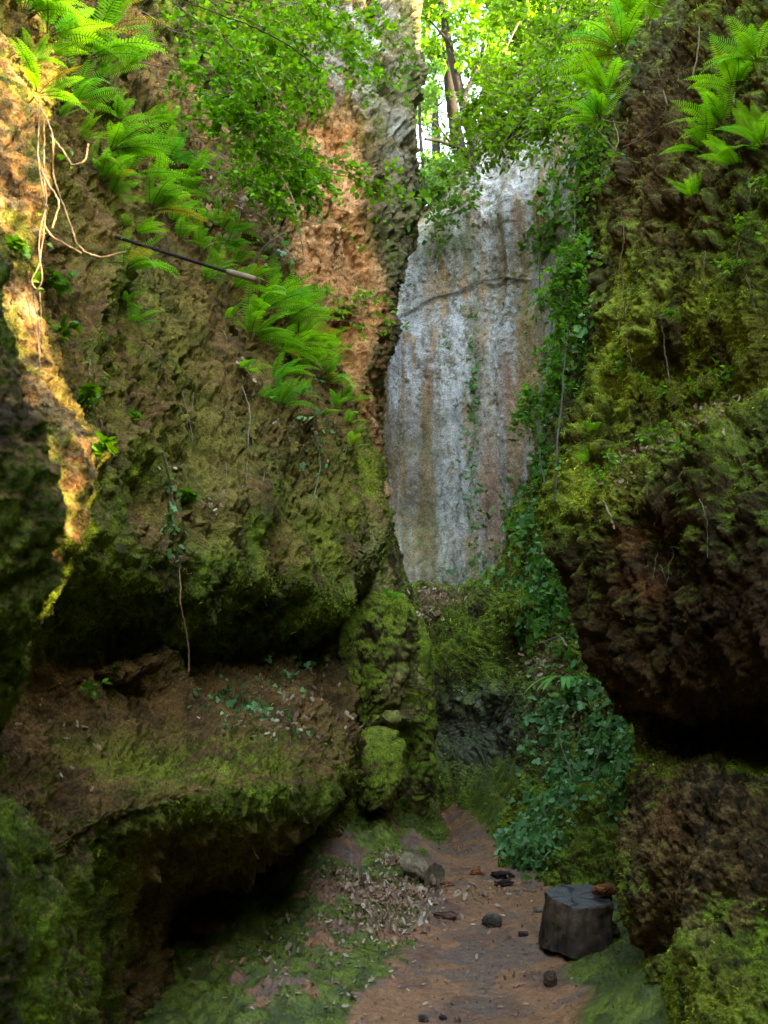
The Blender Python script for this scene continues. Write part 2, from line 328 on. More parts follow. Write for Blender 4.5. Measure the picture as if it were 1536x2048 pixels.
# ---- orange buttress and upper left slope
bt_cols = [
 [(-8,-16,22,0),(-7,-16,17,0),(-5.5,-16,14,0),(-5,-16,11,0),(-4.5,-16,8,0),(-4.3,-16,5,0),(-4.2,-16,2,0)],
 [(-8,2,20,0),(-6.5,2,15,0),(-4.8,2,12,0),(-4.6,2,10,0),(-4.5,2,7,0),(-4.5,2,5,0),(-4.5,2,2,0)],
 [(-100,-900,12),(-60,-550,10),(-20,-250,8.6),(20,60,8.6),(40,350,9.0),(60,700,9.0),(60,1100,9)],
 [(160,-900,13),(190,-500,11),(220,-200,9.8),(240,60,9.8),(260,350,10.2),(300,700,10.3),(300,1100,10.3)],
 [(380,-900,14),(400,-500,12.5),(420,-150,11.2),(440,80,11),(470,350,11.4),(520,640,11.6),(520,1000,11.6)],
 [(530,-900,15),(550,-500,13.6),(570,-100,12.3),(580,150,12),(590,380,12.1),(620,660,12.2),(640,1000,12)],
 [(650,-900,15.4),(660,-450,14.2),(670,-50,13),(660,200,12.7),(660,420,12.6),(670,680,12.6),(690,1000,12.4)],
 [(750,-900,15.6),(755,-450,14.4),(765,-50,13.5),(750,220,13.2),(735,420,13),(735,680,13),(735,1000,12.8)],
 [(810,-900,16),(818,-450,14.8),(825,-50,14),(828,180,13.8),(812,420,13.6),(768,680,13.6),(752,1000,13.4)],
 [(822,-900,17),(828,-450,15.6),(836,-50,14.8),(838,180,14.6),(822,430,14.4),(775,690,14.4),(757,1000,14.2)],
 [(770,-900,20),(780,-450,19),(790,-50,18.5),(790,200,18.5),(780,450,18.5),(740,700,18.5),(720,1000,18.5)],
]
def col_but(g, n, px, py, n0):
    col, m = base_cols(g, n, 83, -.1, -0.05, (0.13, 0.085, 0.045))
    o = mix(np.broadcast_to(np.array((0.40, 0.18, 0.065)), g.shape), (0.50, 0.27, 0.12), sst(-.2, .3, fbm(g, 3, 4, 84, .6)))
    o = mix(o, (0.10, 0.05, 0.02), .8*sst(-.2, -.45, fbm(g, 14, 4, 85, .7)))
    wob = 55*fbm(g, .8, 4, 86, .6)
    band = sst(95, 45, np.abs(px+wob-(665+(py-500)*0.12)))*sst(190, 330, py)
    band = np.clip(band+.7*gz(px, py, 690, 270, 40, 60), 0, 1)*sst(-.75, -.2, fbm(g, 2, 4, 87, .6))
    dark = sst(730, 790, px+wob*.4)
    col = mix(col, (0.13, 0.12, 0.06), dark*.6)
    grey = np.clip(gz(px, py, 720, 80, 80, 130)+gz(px, py, 800, 270, 20, 40), 0, 1)*sst(-.2, .2, fbm(g, 4, 4, 88, .6))
    col = mix(col, (0.34, 0.36, 0.33), grey*.8)
    return col*(1-band[..., None])+o*band[..., None]
rock('left_buttress', np.array(G(bt_cols)).transpose(1, 0, 2), d_moss(0.28, 0.11, 0.055, 0.07, 0.5, 41), col_but, M_ROCK, 2.4, flip=True,
     bumps=[(690,520,40,60,.25),(680,600,30,40,-.3),(745,640,20,150,-.25,10),(640,450,20,200,-.2,-10)],
     label='tall orange and brown tuff buttress left of the pale cliff', cat='cliff')
# ---- pale back cliff
bk_cols = [
 [(560,-300,24),(560,100,19),(560,420,19),(560,700,19),(560,1000,19),(560,1300,19)],
 [(700,250,24),(700,440,19.4),(700,560,19),(700,760,18.6),(700,1000,18.6),(700,1300,18.4)],
 [(800,420,22),(820,470,19.2),(810,600,18.6),(800,780,18.3),(800,1000,18.2),(800,1300,18.2)],
 [(860,400,22),(880,450,18.8),(880,600,18.4),(880,780,18.1),(880,1000,18.0),(880,1300,18)],
 [(930,340,21.5),(950,330,18.6),(950,560,18.3),(950,780,18.1),(950,1000,18),(950,1300,18)],
 [(970,250,21),(985,300,18.4),(1000,560,18.1),(1005,780,18),(1005,1000,18),(1005,1300,18)],
 [(1050,190,20.5),(1070,250,18),(1070,560,17.7),(1070,780,17.6),(1070,1000,17.4),(1070,1300,17.4)],
 [(1140,150,20),(1150,220,17),(1150,560,16.6),(1150,780,16.4),(1150,1000,16.2),(1150,1300,16)],
 [(1250,80,19),(1260,160,15.6),(1260,560,15),(1260,780,15),(1260,1000,15),(1260,1300,15)],
 [(1500,-100,17),(1500,0,13.6),(1500,560,13),(1500,780,13),(1500,1000,13),(1500,1300,13)],
]
def d_back(g, n, px, py):
    b = fbm(g, .7, 3, 100)*.25
    m = ridged(g, 1.3, 3, 101, (1, 1, .10))*.055
    c = fbm(g, 7, 4, 102, .65, (1, 1, .5))*.04
    w = worley(g, 6, 103, (1, 1, .9)); pit = -.05*sst(.30, .10, w)*sst(-.1, .3, fbm(g, 1.5, 2, 104))
    st_ = .035*np.tanh((py-835-22*fbm(g, 1.5, 3, 105))/14)*sst(-.3, .3, fbm(g, 1.1, 2, 107))+.03*np.tanh((py-965+22*fbm(g, 1.5, 3, 106))/9)*sst(960, 990, px); b = b+st_
    # one thin crack running across the face
    ln = 640-(px-770)*0.42+8*fbm(g, 2, 2, 109)+np.where(px > 960, (px-960)*.38, 0)
    cr_ = -.10*np.exp(-((py-ln)/3.0)**2)*sst(790, 810, px)*sst(1060, 1040, px)
    return g+n*(b+m+c+pit+cr_)[..., None]
def col_back(g, n, px, py, n0):
    sh = fbm(g, 2.2, 4, 110, .6, (1, 1, .05)); sh2 = fbm(g, 5, 4, 111, .6, (1, 1, .06)); fi = fbm(g, 10, 5, 112, .8)*1.25; lg = fbm(g, .8, 3, 113)
    col = mix(np.broadcast_to(np.array((0.20, 0.185, 0.145)), g.shape), (0.40, 0.42, 0.44), sst(-.22, .22, sh+fi*.8+lg*.4+.5*fbm(g, 3, 3, 114, .6, (1, 1, .4))))
    col = mix(col, (0.34, 0.22, 0.12), sst(.02, .3, sh2+lg*.4)*.85)
    # lower half browner and greener
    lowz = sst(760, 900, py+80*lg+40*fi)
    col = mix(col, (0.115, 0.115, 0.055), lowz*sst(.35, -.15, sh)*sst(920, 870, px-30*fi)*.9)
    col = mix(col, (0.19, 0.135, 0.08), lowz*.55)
    wht = np.clip(gz(px, py, 905, 950, 26, 150)+gz(px, py, 885, 1040, 10, 120)*.6+gz(px, py, 975, 430, 45, 160)+gz(px, py, 840, 600, 60, 60)*.5+gz(px,py,985,760,14,140)*.8, 0, 1)
    col = mix(col, (0.46, 0.49, 0.50), wht*.75*sst(-.5, .1, fi+sh*.5))
    pk = np.clip(gz(px, py, 1012, 760, 16, 70)+gz(px, py, 985, 1000, 26, 90)+gz(px, py, 860, 740, 10, 90)*.6+gz(px,py,1035,430,14,50)*.9, 0, 1)
    col = mix(col, (0.27, 0.16, 0.12), pk*.75)
    yb = np.clip(gz(px, py, 1052, 640, 14, 160)+gz(px, py, 1052, 760, 14, 60), 0, 1)
    col = mix(col, (0.24, 0.18, 0.08), yb*.7)
    gm = np.clip(gz(px, py, 935, 480, 16, 60)+gz(px, py, 860, 480, 60, 50)+gz(px, py, 950, 800, 9, 260)*.6+gz(px, py, 840, 900, 60, 60)*.5+gz(px,py,1130,480,60,260)+gz(px,py,840,1060,60,60)*.6, 0, 1)
    col = mix(col, (0.085, 0.11, 0.035), gm*.8*sst(-.5, .2, fi))
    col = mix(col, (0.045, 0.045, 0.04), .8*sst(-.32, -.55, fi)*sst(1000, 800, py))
    ln = 640-(px-770)*0.42+np.where(px > 960, (px-960)*.38, 0)
    col = mix(col, (0.05, 0.04, 0.03), .7*np.exp(-((py-ln-8*fbm(g, 2, 2, 109))/4.0)**2)*sst(790, 810, px)*sst(1060, 1040, px))
    return col
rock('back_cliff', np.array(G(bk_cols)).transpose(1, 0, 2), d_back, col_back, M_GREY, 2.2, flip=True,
     bumps=[(985,480,20,200,.12),(900,960,14,160,-.08),(1015,560,12,260,-.12),(930,900,12,200,.12)],
     label='tall pale grey cliff streaked brown and white at the head of the gorge', cat='cliff')
# ---- right back bank and ivy wall
rb = [
 [(780,1180,18.8),(870,1190,18.8),(950,1165,18.8),(1035,1070,18.6),(1121,700,18.3),(1178,330,17.8),(1200,150,16.4),(1330,20,14.5),(1500,-100,12.5),(2100,-200,11)],
 [(780,1190,16.6),(870,1200,16.6),(950,1175,16.4),(1035,1090,15.9),(1118,800,15.2),(1178,400,14.4),(1200,230,13),(1330,100,11.4),(1500,0,10.2),(2100,-100,9)],
 [(780,1250,15.8),(860,1250,15.8),(940,1230,15.5),(1010,1180,15),(1078,1010,14.3),(1145,800,13.4),(1200,700,12),(1330,600,10.6),(1500,500,9.6),(2100,400,8.6)],
 [(780,1330,15.3),(870,1330,15.3),(950,1330,14.8),(1020,1310,14),(1060,1220,13.2),(1130,1150,12.4),(1210,1100,11.4),(1330,1050,10.3),(1500,1000,9.4),(2100,1000,8.4)],
 [(780,1385,15.3),(860,1390,15.3),(950,1380,14.6),(1030,1385,13.5),(1075,1310,12.4),(1140,1300,11.8),(1230,1290,10.8),(1330,1290,10),(1500,1290,9.2),(2100,1290,8.2)],
 [(800,1450,15.5),(870,1450,15.5),(950,1455,14.8),(1030,1440,13.8),(1070,1400,11.8),(1150,1400,10.8),(1240,1390,10),(1330,1390,9.4),(1500,1390,8.6),(2100,1390,8)],
 [(800,1530,15.2),(860,1530,15.2),(950,1540,14.3),(1030,1560,13.6),(1065,1550,11.2),(1140,1540,10.1),(1240,1540,9.2),(1330,1540,8.6),(1500,1540,8),(2100,1540,7.6)],
 [(800,1600,15.2),(860,1605,15),(950,1625,13.4),(1005,1655,12.0),(1030,1715,10.2),(1100,1740,9.1),(1240,1760,8.3),(1330,1780,7.9),(1500,1780,7.5),(2100,1780,7)],
 [(800,1680,15.2),(860,1690,15),(950,1720,13.2),(1005,1780,11.8),(1030,1860,10),(1100,1880,8.9),(1240,1900,8.1),(1330,1900,7.7),(1500,1900,7.3),(2100,1900,7)],
]
def d_bank(g, n, px, py):
    q = d_moss(.12, .10, .045, .04, .6, 51)(g, n, px, py)
    # swept ridges climbing to the upper right
    u = (py-1250)+0.75*(px-950)+25*fbm(g, 1.2, 3, 57)
    z = sst(1100, 1030, px)*sst(1400, 1340, py)*sst(1080, 1180, py+.9*(px-900))
    return q+n*(.27*z*np.sin(u/30.0)*(.6+.8*fbm(g, 1.6, 2, 59)))[..., None]
def col_bank(g, n, px, py, n0):
    col, m = base_cols(g, n, 93, .22, 0.2, (0.16, 0.12, 0.05))
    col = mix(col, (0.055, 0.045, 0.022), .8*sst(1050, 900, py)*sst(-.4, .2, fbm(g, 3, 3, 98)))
    hol = gz(px, py, 960, 1470, 110, 70)
    col = mix(col, (0.13, 0.125, 0.08), np.clip(hol*1.3, 0, 1)*.7)
    gy = gz(px, py, 950, 1420, 110, 60)*sst(0, .3, fbm(g, 7, 4, 96, .7, (1, 1, .4)))
    col = mix(col, (0.20, 0.20, 0.15), gy*.7)
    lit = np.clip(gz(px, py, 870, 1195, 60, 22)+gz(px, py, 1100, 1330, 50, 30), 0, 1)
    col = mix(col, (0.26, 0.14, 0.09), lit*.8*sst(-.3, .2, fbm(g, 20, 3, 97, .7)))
    grn = np.clip(gz(px, py, 1170, 1650, 100, 80)+gz(px, py, 960, 1610, 100, 40)+gz(px, py, 900, 1310, 120, 50)*.6, 0, 1)
    return mix(col, (0.125, 0.16, 0.018), grn*.8)
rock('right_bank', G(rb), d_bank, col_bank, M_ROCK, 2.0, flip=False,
     bumps=[(1160,1690,30,30,.12),(1180,1600,60,30,.1)],
     label='mossy bank and ivy covered wall on the far right of the path', cat='bank')
# ---- big overhanging boulder on the right
def rr(sil, n1, n2, n3):
    k = 30 if sil[1] > 1430 else 14 if sil[1] > 1390 else 44 if sil[1] > 700 else 38; sil = (sil[0]+k,)+sil[1:]; n1 = (n1[0]+k*.7,)+n1[1:]
    s = P(*sil); b2 = s+np.array([1.6, 1.7, 0]); b1 = s+np.array([.55, .8, 0]); b0 = s+np.array([.09, .26, 0])
    a3 = P(*n3)
    return [b2, b1, b0, s, P(*n1), P(*n2), a3, a3+np.array([.55, -1.4, 0]), a3+np.array([.75, -4.5, .2]), a3+np.array([.6, -20, .3])]
R = [
 rr((1440,-520,8.6),(1500,-540,8.2),(1600,-600,7.6),(1750,-900,6.8)),
 rr((1400,-120,7.9),(1440,-160,7.6),(1540,-260,7.0),(1680,-420,6.2)),
 rr((1345,50,7.5),(1385,10,7.2),(1460,-50,6.8),(1620,-150,5.9)),
 rr((1285,165,7.3),(1340,150,6.9),(1430,120,6.4),(1600,60,5.6)),
 rr((1228,260,7.1),(1290,270,6.7),(1400,270,6.2),(1590,250,5.4)),
 rr((1203,400,7.0),(1270,420,6.55),(1390,430,6.0),(1580,440,5.3)),
 rr((1180,600,7.0),(1250,620,6.5),(1380,600,6.0),(1570,600,5.3)),
 rr((1132,800,6.9),(1215,800,6.5),(1370,740,6.15),(1560,690,5.4)),
 rr((1105,900,6.8),(1190,900,6.5),(1370,840,6.2),(1560,770,5.4)),
 rr((1092,985,6.7),(1170,980,6.3),(1360,930,5.55),(1560,830,4.9)),
 rr((1092,1090,6.6),(1170,1080,6.15),(1350,1080,5.35),(1560,1050,4.7)),
 rr((1130,1240,6.6),(1200,1230,6.1),(1350,1240,5.4),(1560,1230,4.8)),
 rr((1165,1345,6.6),(1230,1360,6.2),(1350,1380,5.7),(1560,1370,5.1)),
 rr((1250,1408,6.6),(1300,1420,6.4),(1400,1430,6.2),(1570,1430,5.7)),
 rr((1263,1445,6.4),(1320,1480,6.4),(1420,1500,6.3),(1580,1500,5.8)),
 rr((1240,1560,6.2),(1300,1570,5.85),(1410,1560,5.5),(1570,1560,5.1)),
 rr((1230,1700,6.05),(1290,1700,5.6),(1400,1700,5.2),(1560,1700,4.7)),
 rr((1226,1850,5.9),(1290,1850,5.4),(1400,1860,5.0),(1560,1880,4.5)),
 rr((1258,1960,5.75),(1310,1960,5.25),(1400,1960,4.75),(1560,1980,4.25)),
 rr((1280,2080,5.6),(1320,2080,5.1),(1400,2090,4.5),(1560,2100,4.0)),
 rr((1290,2300,5.5),(1330,2300,5.0),(1400,2350,4.4),(1560,2350,3.9)),
]
def col_right(g, n, px, py, n0):
    mo = .22-.75*gz(px, py, 1360, 1180, 230, 230)-1.3*gz(px, py, 1400, 1670, 270, 240)+.5*gz(px, py, 1420, 2030, 120, 80)+.3*gz(px, py, 1110, 1040, 40, 120)-.7*gz(px, py, 1320, 330, 130, 260)
    col, m = base_cols(g, n, 123, mo, 0.1, (0.09, 0.048, 0.014))
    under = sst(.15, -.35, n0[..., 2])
    col = mix(col, (0.10, 0.05, 0.018), under*.75); col = col*(1-.45*gz(px, py, 1380, 1200, 240, 200))[..., None]  # bare brown underside; shade under the bulge is darkened into the colour
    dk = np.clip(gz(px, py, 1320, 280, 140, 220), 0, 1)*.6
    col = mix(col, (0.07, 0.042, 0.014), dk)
    sw = np.clip(gz(px, py, 1170, 980, 80, 60)+gz(px, py, 1160, 780, 50, 160)+gz(px, py, 1400, 700, 160, 160)*1.0+gz(px, py, 1400, 2000, 120, 90)+gz(px,py,1250,700,60,150)*.7, 0, 1)
    col = mix(col, (0.26, 0.29, 0.025), sw*sst(-.45, .1, fbm(g, 7, 4, 125, .6, (1, 1, .4)))*.85)
    rd = np.clip(gz(px, py, 1290, 1180, 50, 30)+gz(px, py, 1270, 1060, 50, 60)+gz(px, py, 1330, 1640, 40, 60)*.6, 0, 1)
    col = mix(col, (0.19, 0.07, 0.02), rd*.8*sst(-.3, .2, fbm(g, 6, 3, 126)))
    lo = sst(1600, 1700, py)*sst(-.1, .25, fbm(g, 5, 4, 127, .6))
    col = mix(col, (0.24, 0.145, 0.045), lo*.7*gz(px, py, 1380, 1720, 240, 210))
    pit = sst(.36, .2, worley(g, 9, 128))*sst(-.1, .3, fbm(g, 2, 2, 129))
    return mix(col, (0.018, 0.012, 0.006), pit*.8)
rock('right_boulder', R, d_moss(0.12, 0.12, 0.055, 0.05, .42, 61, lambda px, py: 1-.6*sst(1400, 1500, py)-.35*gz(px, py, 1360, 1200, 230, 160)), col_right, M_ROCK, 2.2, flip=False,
     bumps=[(1215,830,20,200,-.15,12),(1215,620,18,120,-.1,8),(1300,700,18,140,.12,15),(1330,1080,60,80,-.25),(1335,1230,16,130,-.12),(1230,1170,20,140,.06),
            (1330,1800,25,140,-.22,25),(1420,1760,20,160,.1,15),(1440,1650,22,60,-.1,20),(1420,1930,40,60,.12),(1350,1760,20,120,.1,25)],
     label='huge overhanging moss covered boulder filling the right side', cat='boulder')
# ================================================================== GROUND
def ip(x, xs, ys): return np.interp(x, xs, ys)
YS = [-16, 2, 5.3, 7, 9, 10.2, 12, 14.5, 17, 30]
def ground_z(x, y, p=None):
    zc = ip(y, YS, [-.9, -.15, .02, .10, .29, .34, .42, .54, .9, 4.0])
    xc = ip(y, YS, [0, .1, .38, .67, .92, .86, .88, .82, .7, .5])
    hw = ip(y, YS, [.6, .55, .47, .42, .34, .20, .10, .06, .08, .3])
    dl = np.maximum(xc-hw-x, 0); dr = np.maximum(x-xc-hw, 0)
    kl = ip(y, YS, [.0, .0, .03, .08, .17, .33, .75, .8, .8, .8]); kr = ip(y, YS, [.6, .6, .65, .35, .3, .6, .9, .9, .9, .9])
    z = zc+kl*np.minimum(dl, ip(y, YS, [2.5, 2.5, 2.5, 3, 12, 14, 14, 14, 14, 14]))**1.15+kr*np.minimum(dr, ip(y, YS, [2.5, 2.5, 2.5, 3, 12, 14, 14, 14, 14, 14]))**1.15
    z = z-.02*np.exp(-((x-xc)/(hw*.8))**2)
    return z, dl, dr, hw
xs = np.concatenate([np.linspace(-30, -4.2, 14), np.linspace(-4, -1.6, 60), np.linspace(-1.59, 2.4, 520), np.linspace(2.42, 4.5, 40), np.linspace(5, 30, 14)])
ys = np.concatenate([np.linspace(-16, 4.6, 60), 4.62*np.exp(np.linspace(0, math.log(16/4.62), 620)), np.linspace(16.2, 34, 30)])
X, Y = np.meshgrid(xs, ys)
z, dl, dr, hw = ground_z(X, Y)
g = np.stack([X, Y, z], -1)
lump = np.clip(dl*1.5, 0, 1)+np.clip(dr*1.5, 0, 1)
lump = np.clip(lump, 0, 1)
far = sst(10, 11.5, Y)
dz = fbm(g, 1.6, 3, 200)*.10*lump+fbm(g, 4.5, 3, 201)*(.014+.075*lump)+fbm(g, 16, 3, 202, .6)*(.010+.022*lump)+fbm(g, 50, 2, 203)*(.003+.006*lump)
dz += far*(-.06*np.exp(-((X-.80)/.07)**2)+.05*np.sin(X*19+Y*.7)*lump)
g[..., 2] += dz
GRD = g
n = normals(g); n = n*np.sign(n[..., 2:3])
px, py, d = proj(g)
a = fbm(g, 1.8, 4, 210, .6); b = fbm(g, 9, 4, 211, .6)
soil = mix(np.broadcast_to(np.array((0.29, 0.130, 0.058)), g.shape), (0.165, 0.080, 0.045), sst(-.1, .3, a+b*.3))
soil = mix(soil, (0.28, 0.13, 0.045), .6*sst(.0, .35, fbm(g, 1.1, 3, 212)))
soil = mix(soil, (0.15, 0.095, 0.065), .8*sst(.1, .3, fbm(g, 3.1, 3, 213)))
ms = sst(.14, .24, dl+.22*a+.10*b+.25*far*sst(0, .12, dl))*sst(-.30, -.18, fbm(g, 2.4, 3, 214)+.28*b+far*.4)+sst(.08, .2, dr+.12*a)
ms = np.clip(ms, 0, 1)
mc = mix(np.broadcast_to(np.array((0.050, 0.070, 0.010)), g.shape), (0.115, 0.145, 0.014), sst(-.3, .3, b+a*.5))
gcol = soil*(1-ms[..., None])+mc*ms[..., None]
f = grid_faces(*g.shape[:2])
go = mesh_np('ground', g, f, M_SOIL, gcol); tag(go, 'red brown earth path between mossy banks', 'ground', None, 'structure')
ROCKS['ground'] = dict(g=g, n=n, px=px, py=py, d=d, col=gcol, moss=ms, dl=dl, dr=dr)
# hill behind the gorge, then light blockers added out of view
hg = [
 [(560,120,21),(700,250,21),(800,420,20.5),(860,405,20.8),(930,345,21),(1000,255,20.6),(1070,195,20.2),(1140,155,19.7),(1250,85,18.7),(1500,-95,17)],
 [(560,60,25),(700,230,25),(800,360,25),(860,360,25),(930,330,25),(1000,215,25),(1070,120,25),(1140,40,25),(1250,-60,25),(1500,-300,25)],
 [(560,0,34),(700,250,34),(800,350,34),(860,350,34),(930,320,34),(1000,200,34),(1070,60,34),(1140,-60,34),(1250,-200,34),(1500,-500,34)],
 [(560,300,60),(700,350,60),(800,400,60),(860,400,60),(930,400,60),(1000,300,60),(1070,200,60),(1140,60,60),(1250,-100,60),(1500,-300,60)],
]
def col_hill(g, n, px, py, n0): return mix(base_cols(g, n, 303, 0, 0, (.16, .10, .05))[0], (.30, .18, .09), .5*sst(0, .3, fbm(g, .9, 3, 305)))
rock('back_hill', G(hg), lambda g, n, px, py: g+n*(fbm(g, .5, 4, 301)*.6)[..., None], col_hill, M_ROCK, 5, flip=True, label='wooded slope above the pale cliff', cat='hill')
hx, hy = np.meshgrid(np.linspace(3.4, 24, 130), np.linspace(-16, 22, 260))  # added hill, out of view, that keeps the sun off the gorge
top = ip(hy, [-16, 2, 4, 14, 17.5, 22], [12.5, 12.5, 15, 15.5, 13.5, 10])
hz = np.minimum(-2+(hx-3.4-1.0*sst(6, 9, hy))*12.0, top+.25*np.maximum(hx-6, 0))
ray_y = 4.45-KY*(hx+1.5); ray_z = 2.6+KZ*(hx+1.5)
hz = np.minimum(hz, ray_z-.7+np.maximum(np.abs(hy-ray_y)-.5, 0)/.3*2.4)  # notch through the added hill along the sunbeam
hgx = np.stack([hx, hy, hz], -1); hgx[..., 2] += fbm(hgx, .8, 3, 310)*.3
rx_, rz_ = np.meshgrid(np.linspace(-7, 7, 60), np.linspace(-1.5, 6.0, 60)); rg = np.stack([rx_, -3.6+.25*rx_*0+.12*(rz_-4), rz_], -1)  # wall added behind the camera to limit light from the rear
yc = 4.25-KY*(rx_+1.5); rg[..., 2] = np.where(rx_ > 2.0, np.minimum(rg[..., 2], 9), rg[..., 2]); rg += (fbm(rg, .8, 3, 330)*.5)[..., None]*np.array([0, 1, 0])
tag(mesh_np('rear_shade_wall', rg, grid_faces(*rg.shape[:2]), M_ROCK, base_cols(rg, -normals(rg), 331)[0]), 'unseen rock wall added behind the viewer to cut the light', 'cliff', None, 'structure')
ho = mesh_np('sun_block_hill', hgx, grid_faces(*hgx.shape[:2]), M_ROCK, base_cols(hgx, normals(hgx), 311)[0]); tag(ho, 'unseen hill added above the right boulder to block the sun', 'hill', None, 'structure')
# ================================================================== DEPTH LOOKUP (which rock shows at a photo pixel)
CELL = 4; BW, BH = 1536//CELL, 2048//CELL
zb = np.full(BW*BH, 1e9); bi = np.full(BW*BH, -1, int)
AP = np.concatenate([q['g'].reshape(-1, 3) for q in ROCKS.values()]); AN = np.concatenate([q['n'].reshape(-1, 3) for q in ROCKS.values()])
_px = np.concatenate([q['px'].ravel() for q in ROCKS.values()]); _py = np.concatenate([q['py'].ravel() for q in ROCKS.values()]); _d = np.concatenate([q['d'].ravel() for q in ROCKS.values()])
NMS = list(ROCKS); AK = np.concatenate([np.full(ROCKS[k]['d'].size, i) for i, k in enumerate(NMS)])
ok = np.nonzero((_px >= 0) & (_px < 1536) & (_py >= 0) & (_py < 2048) & (_d > .3))[0]
cell = (_py[ok]//CELL).astype(int)*BW+(_px[ok]//CELL).astype(int)
order = np.argsort(-_d[ok]); bi[cell[order]] = ok[order]; zb[cell[order]] = _d[ok][order]
Dg = zb.reshape(BH, BW); Ig = bi.reshape(BH, BW)
for _ in range(3):     # close pinholes between mesh vertices
    for (dy1, dx1, dy2, dx2) in ((0, 1, 0, -1), (1, 0, -1, 0), (1, 1, -1, -1), (1, -1, -1, 1)):
        A = np.roll(Dg, (dy1, dx1), (0, 1)); B = np.roll(Dg, (dy2, dx2), (0, 1)); IA = np.roll(Ig, (dy1, dx1), (0, 1)); mx_ = np.maximum(A, B)
        h = (mx_ < 1e8) & (Dg > mx_+.4); Dg = np.where(h, A, Dg); Ig = np.where(h, IA, Ig)
bi = Ig.ravel(); zb = Dg.ravel()
def surf(px, py):
    """arrays of photo pixels -> visible surface point, normal, valid, rock index"""
    px = np.atleast_1d(px).astype(float); py = np.atleast_1d(py).astype(float)
    inn = (px >= 0) & (px < 1536) & (py >= 0) & (py < 2048)
    c = (np.clip(py, 0, 2047)//CELL).astype(int)*BW+(np.clip(px, 0, 1535)//CELL).astype(int)
    i = bi[c]; return AP[i], AN[i], inn & (i >= 0), AK[i]
def surf1(px, py, off=0.0):
    p, n, v, k = surf(px, py)
    if not v[0]: raise RuntimeError('no surface at %s %s' % (px, py))
    return p[0]+n[0]*off, n[0]
# ================================================================== TEMPLATES AND INSTANCED MESHES
def T(v, f): return np.array(v, float), np.array(f, int)
LEAF_OVAL = T([(0,0,0),(-.24,.25,.03),(-.30,.55,.03),(-.16,.84,0),(0,1,-.06),(.16,.84,0),(.30,.55,.03),(.24,.25,.03),(0,.5,-.05)],
              [(8,0,1),(8,1,2),(8,2,3),(8,3,4),(8,4,5),(8,5,6),(8,6,7),(8,7,0)])
LEAF_SIMPLE = T([(0,0,0),(-.28,.45,.05),(0,1,-.03),(.28,.45,.05)], [(0,2,1),(0,3,2)])
LEAF_IVY = T([(0,0,0),(-.32,-.12,.02),(-.50,.22,.0),(-.22,.38,.05),(-.30,.62,.0),(0,.95,-.05),(.30,.62,.0),(.22,.38,.05),(.50,.22,0),(.32,-.12,.02),(0,.3,-.04)],
             [(10,0,1),(10,1,2),(10,2,3),(10,3,4),(10,4,5),(10,5,6),(10,6,7),(10,7,8),(10,8,9),(10,9,0)])
LEAF_OAK = T([(0,0,0),(-.16,.2,.06),(-.26,.42,.10),(-.12,.5,.02),(-.26,.72,.12),(0,1,.08),(.24,.74,.10),(.12,.52,.0),(.27,.40,.12),(.15,.18,.05),(0,.5,-.05)],
             [(10,0,1),(10,1,2),(10,2,3),(10,3,4),(10,4,5),(10,5,6),(10,6,7),(10,7,8),(10,8,9),(10,9,0)])
TUFT = T([(-.14,0,0),(.14,0,0),(0,.55,.10),(-.1,.5,.1),(.12,.5,.12),(.02,1,.0)], [(0,1,2),(3,4,5)])
def frames(yd, zd):
    """columns x,y,z: y along yd, z near zd"""
    y = yd/np.maximum(np.linalg.norm(yd, axis=-1, keepdims=True), 1e-9)
    x = np.cross(y, zd); x /= np.maximum(np.linalg.norm(x, axis=-1, keepdims=True), 1e-9)
    z = np.cross(x, y); return np.stack([x, y, z], -1)
def inst(tm, pos, Rm, sc, col, jit=None):
    tv, tf = tm; n = len(pos)
    v = np.einsum('nij,kj->nki', Rm, tv)*np.asarray(sc)[:, None, None]+pos[:, None, :]
    f = tf[None]+(np.arange(n)*len(tv))[:, None, None]
    c = np.repeat(np.asarray(col)[:, None, :], len(tv), 1)
    return v.reshape(-1, 3), f.reshape(-1, 3), c.reshape(-1, 3)
def joinm(parts):
    vs, fs, cs = [], [], []; o = 0
    for v, f, c in parts:
        vs.append(v); fs.append(f+o); cs.append(c); o += len(v)
    return np.concatenate(vs), np.concatenate(fs), np.concatenate(cs)
def unit(v): return v/np.maximum(np.linalg.norm(v, axis=-1, keepdims=True), 1e-9)
def rnd(n, k=3, s=1.0): return RNG.normal(0, s, (n, k))
def pick(palette, n, jit=.15):
    p = np.array(palette)[RNG.integers(0, len(palette), n)]
    return p*np.exp(RNG.normal(0, jit, (n, 1)))
def tube(pts, r, sides=6, wob=0.0):
    pts = np.array(pts, float); n = len(pts); r = np.broadcast_to(np.asarray(r, float), (n,))
    t = unit(np.gradient(pts, axis=0)); ref = np.array([.13, .21, .97]); ref = ref if abs(t[0]@ref) < .9 else np.array([1, 0, 0.])
    a = unit(np.cross(t, ref)); b = np.cross(t, a); an = np.linspace(0, 2*np.pi, sides, endpoint=False)
    rr_ = r[:, None]*(1+wob*RNG.normal(0, 1, (n, sides)))
    v = pts[:, None]+(a[:, None]*np.cos(an)[None, :, None]+b[:, None]*np.sin(an)[None, :, None])*rr_[..., None]
    i = np.arange(n*sides).reshape(n, sides); j = np.roll(i, -1, 1)
    q = np.stack([i[:-1], j[:-1], j[1:], i[1:]], -1).reshape(-1, 4)
    f = np.concatenate([q[:, [0, 1, 2]], q[:, [0, 2, 3]]])
    return v.reshape(-1, 3), f
def smooth_path(pts, n=24):
    pts = np.array(pts, float); return cr(pts, np.linspace(0, len(pts)-1, n))
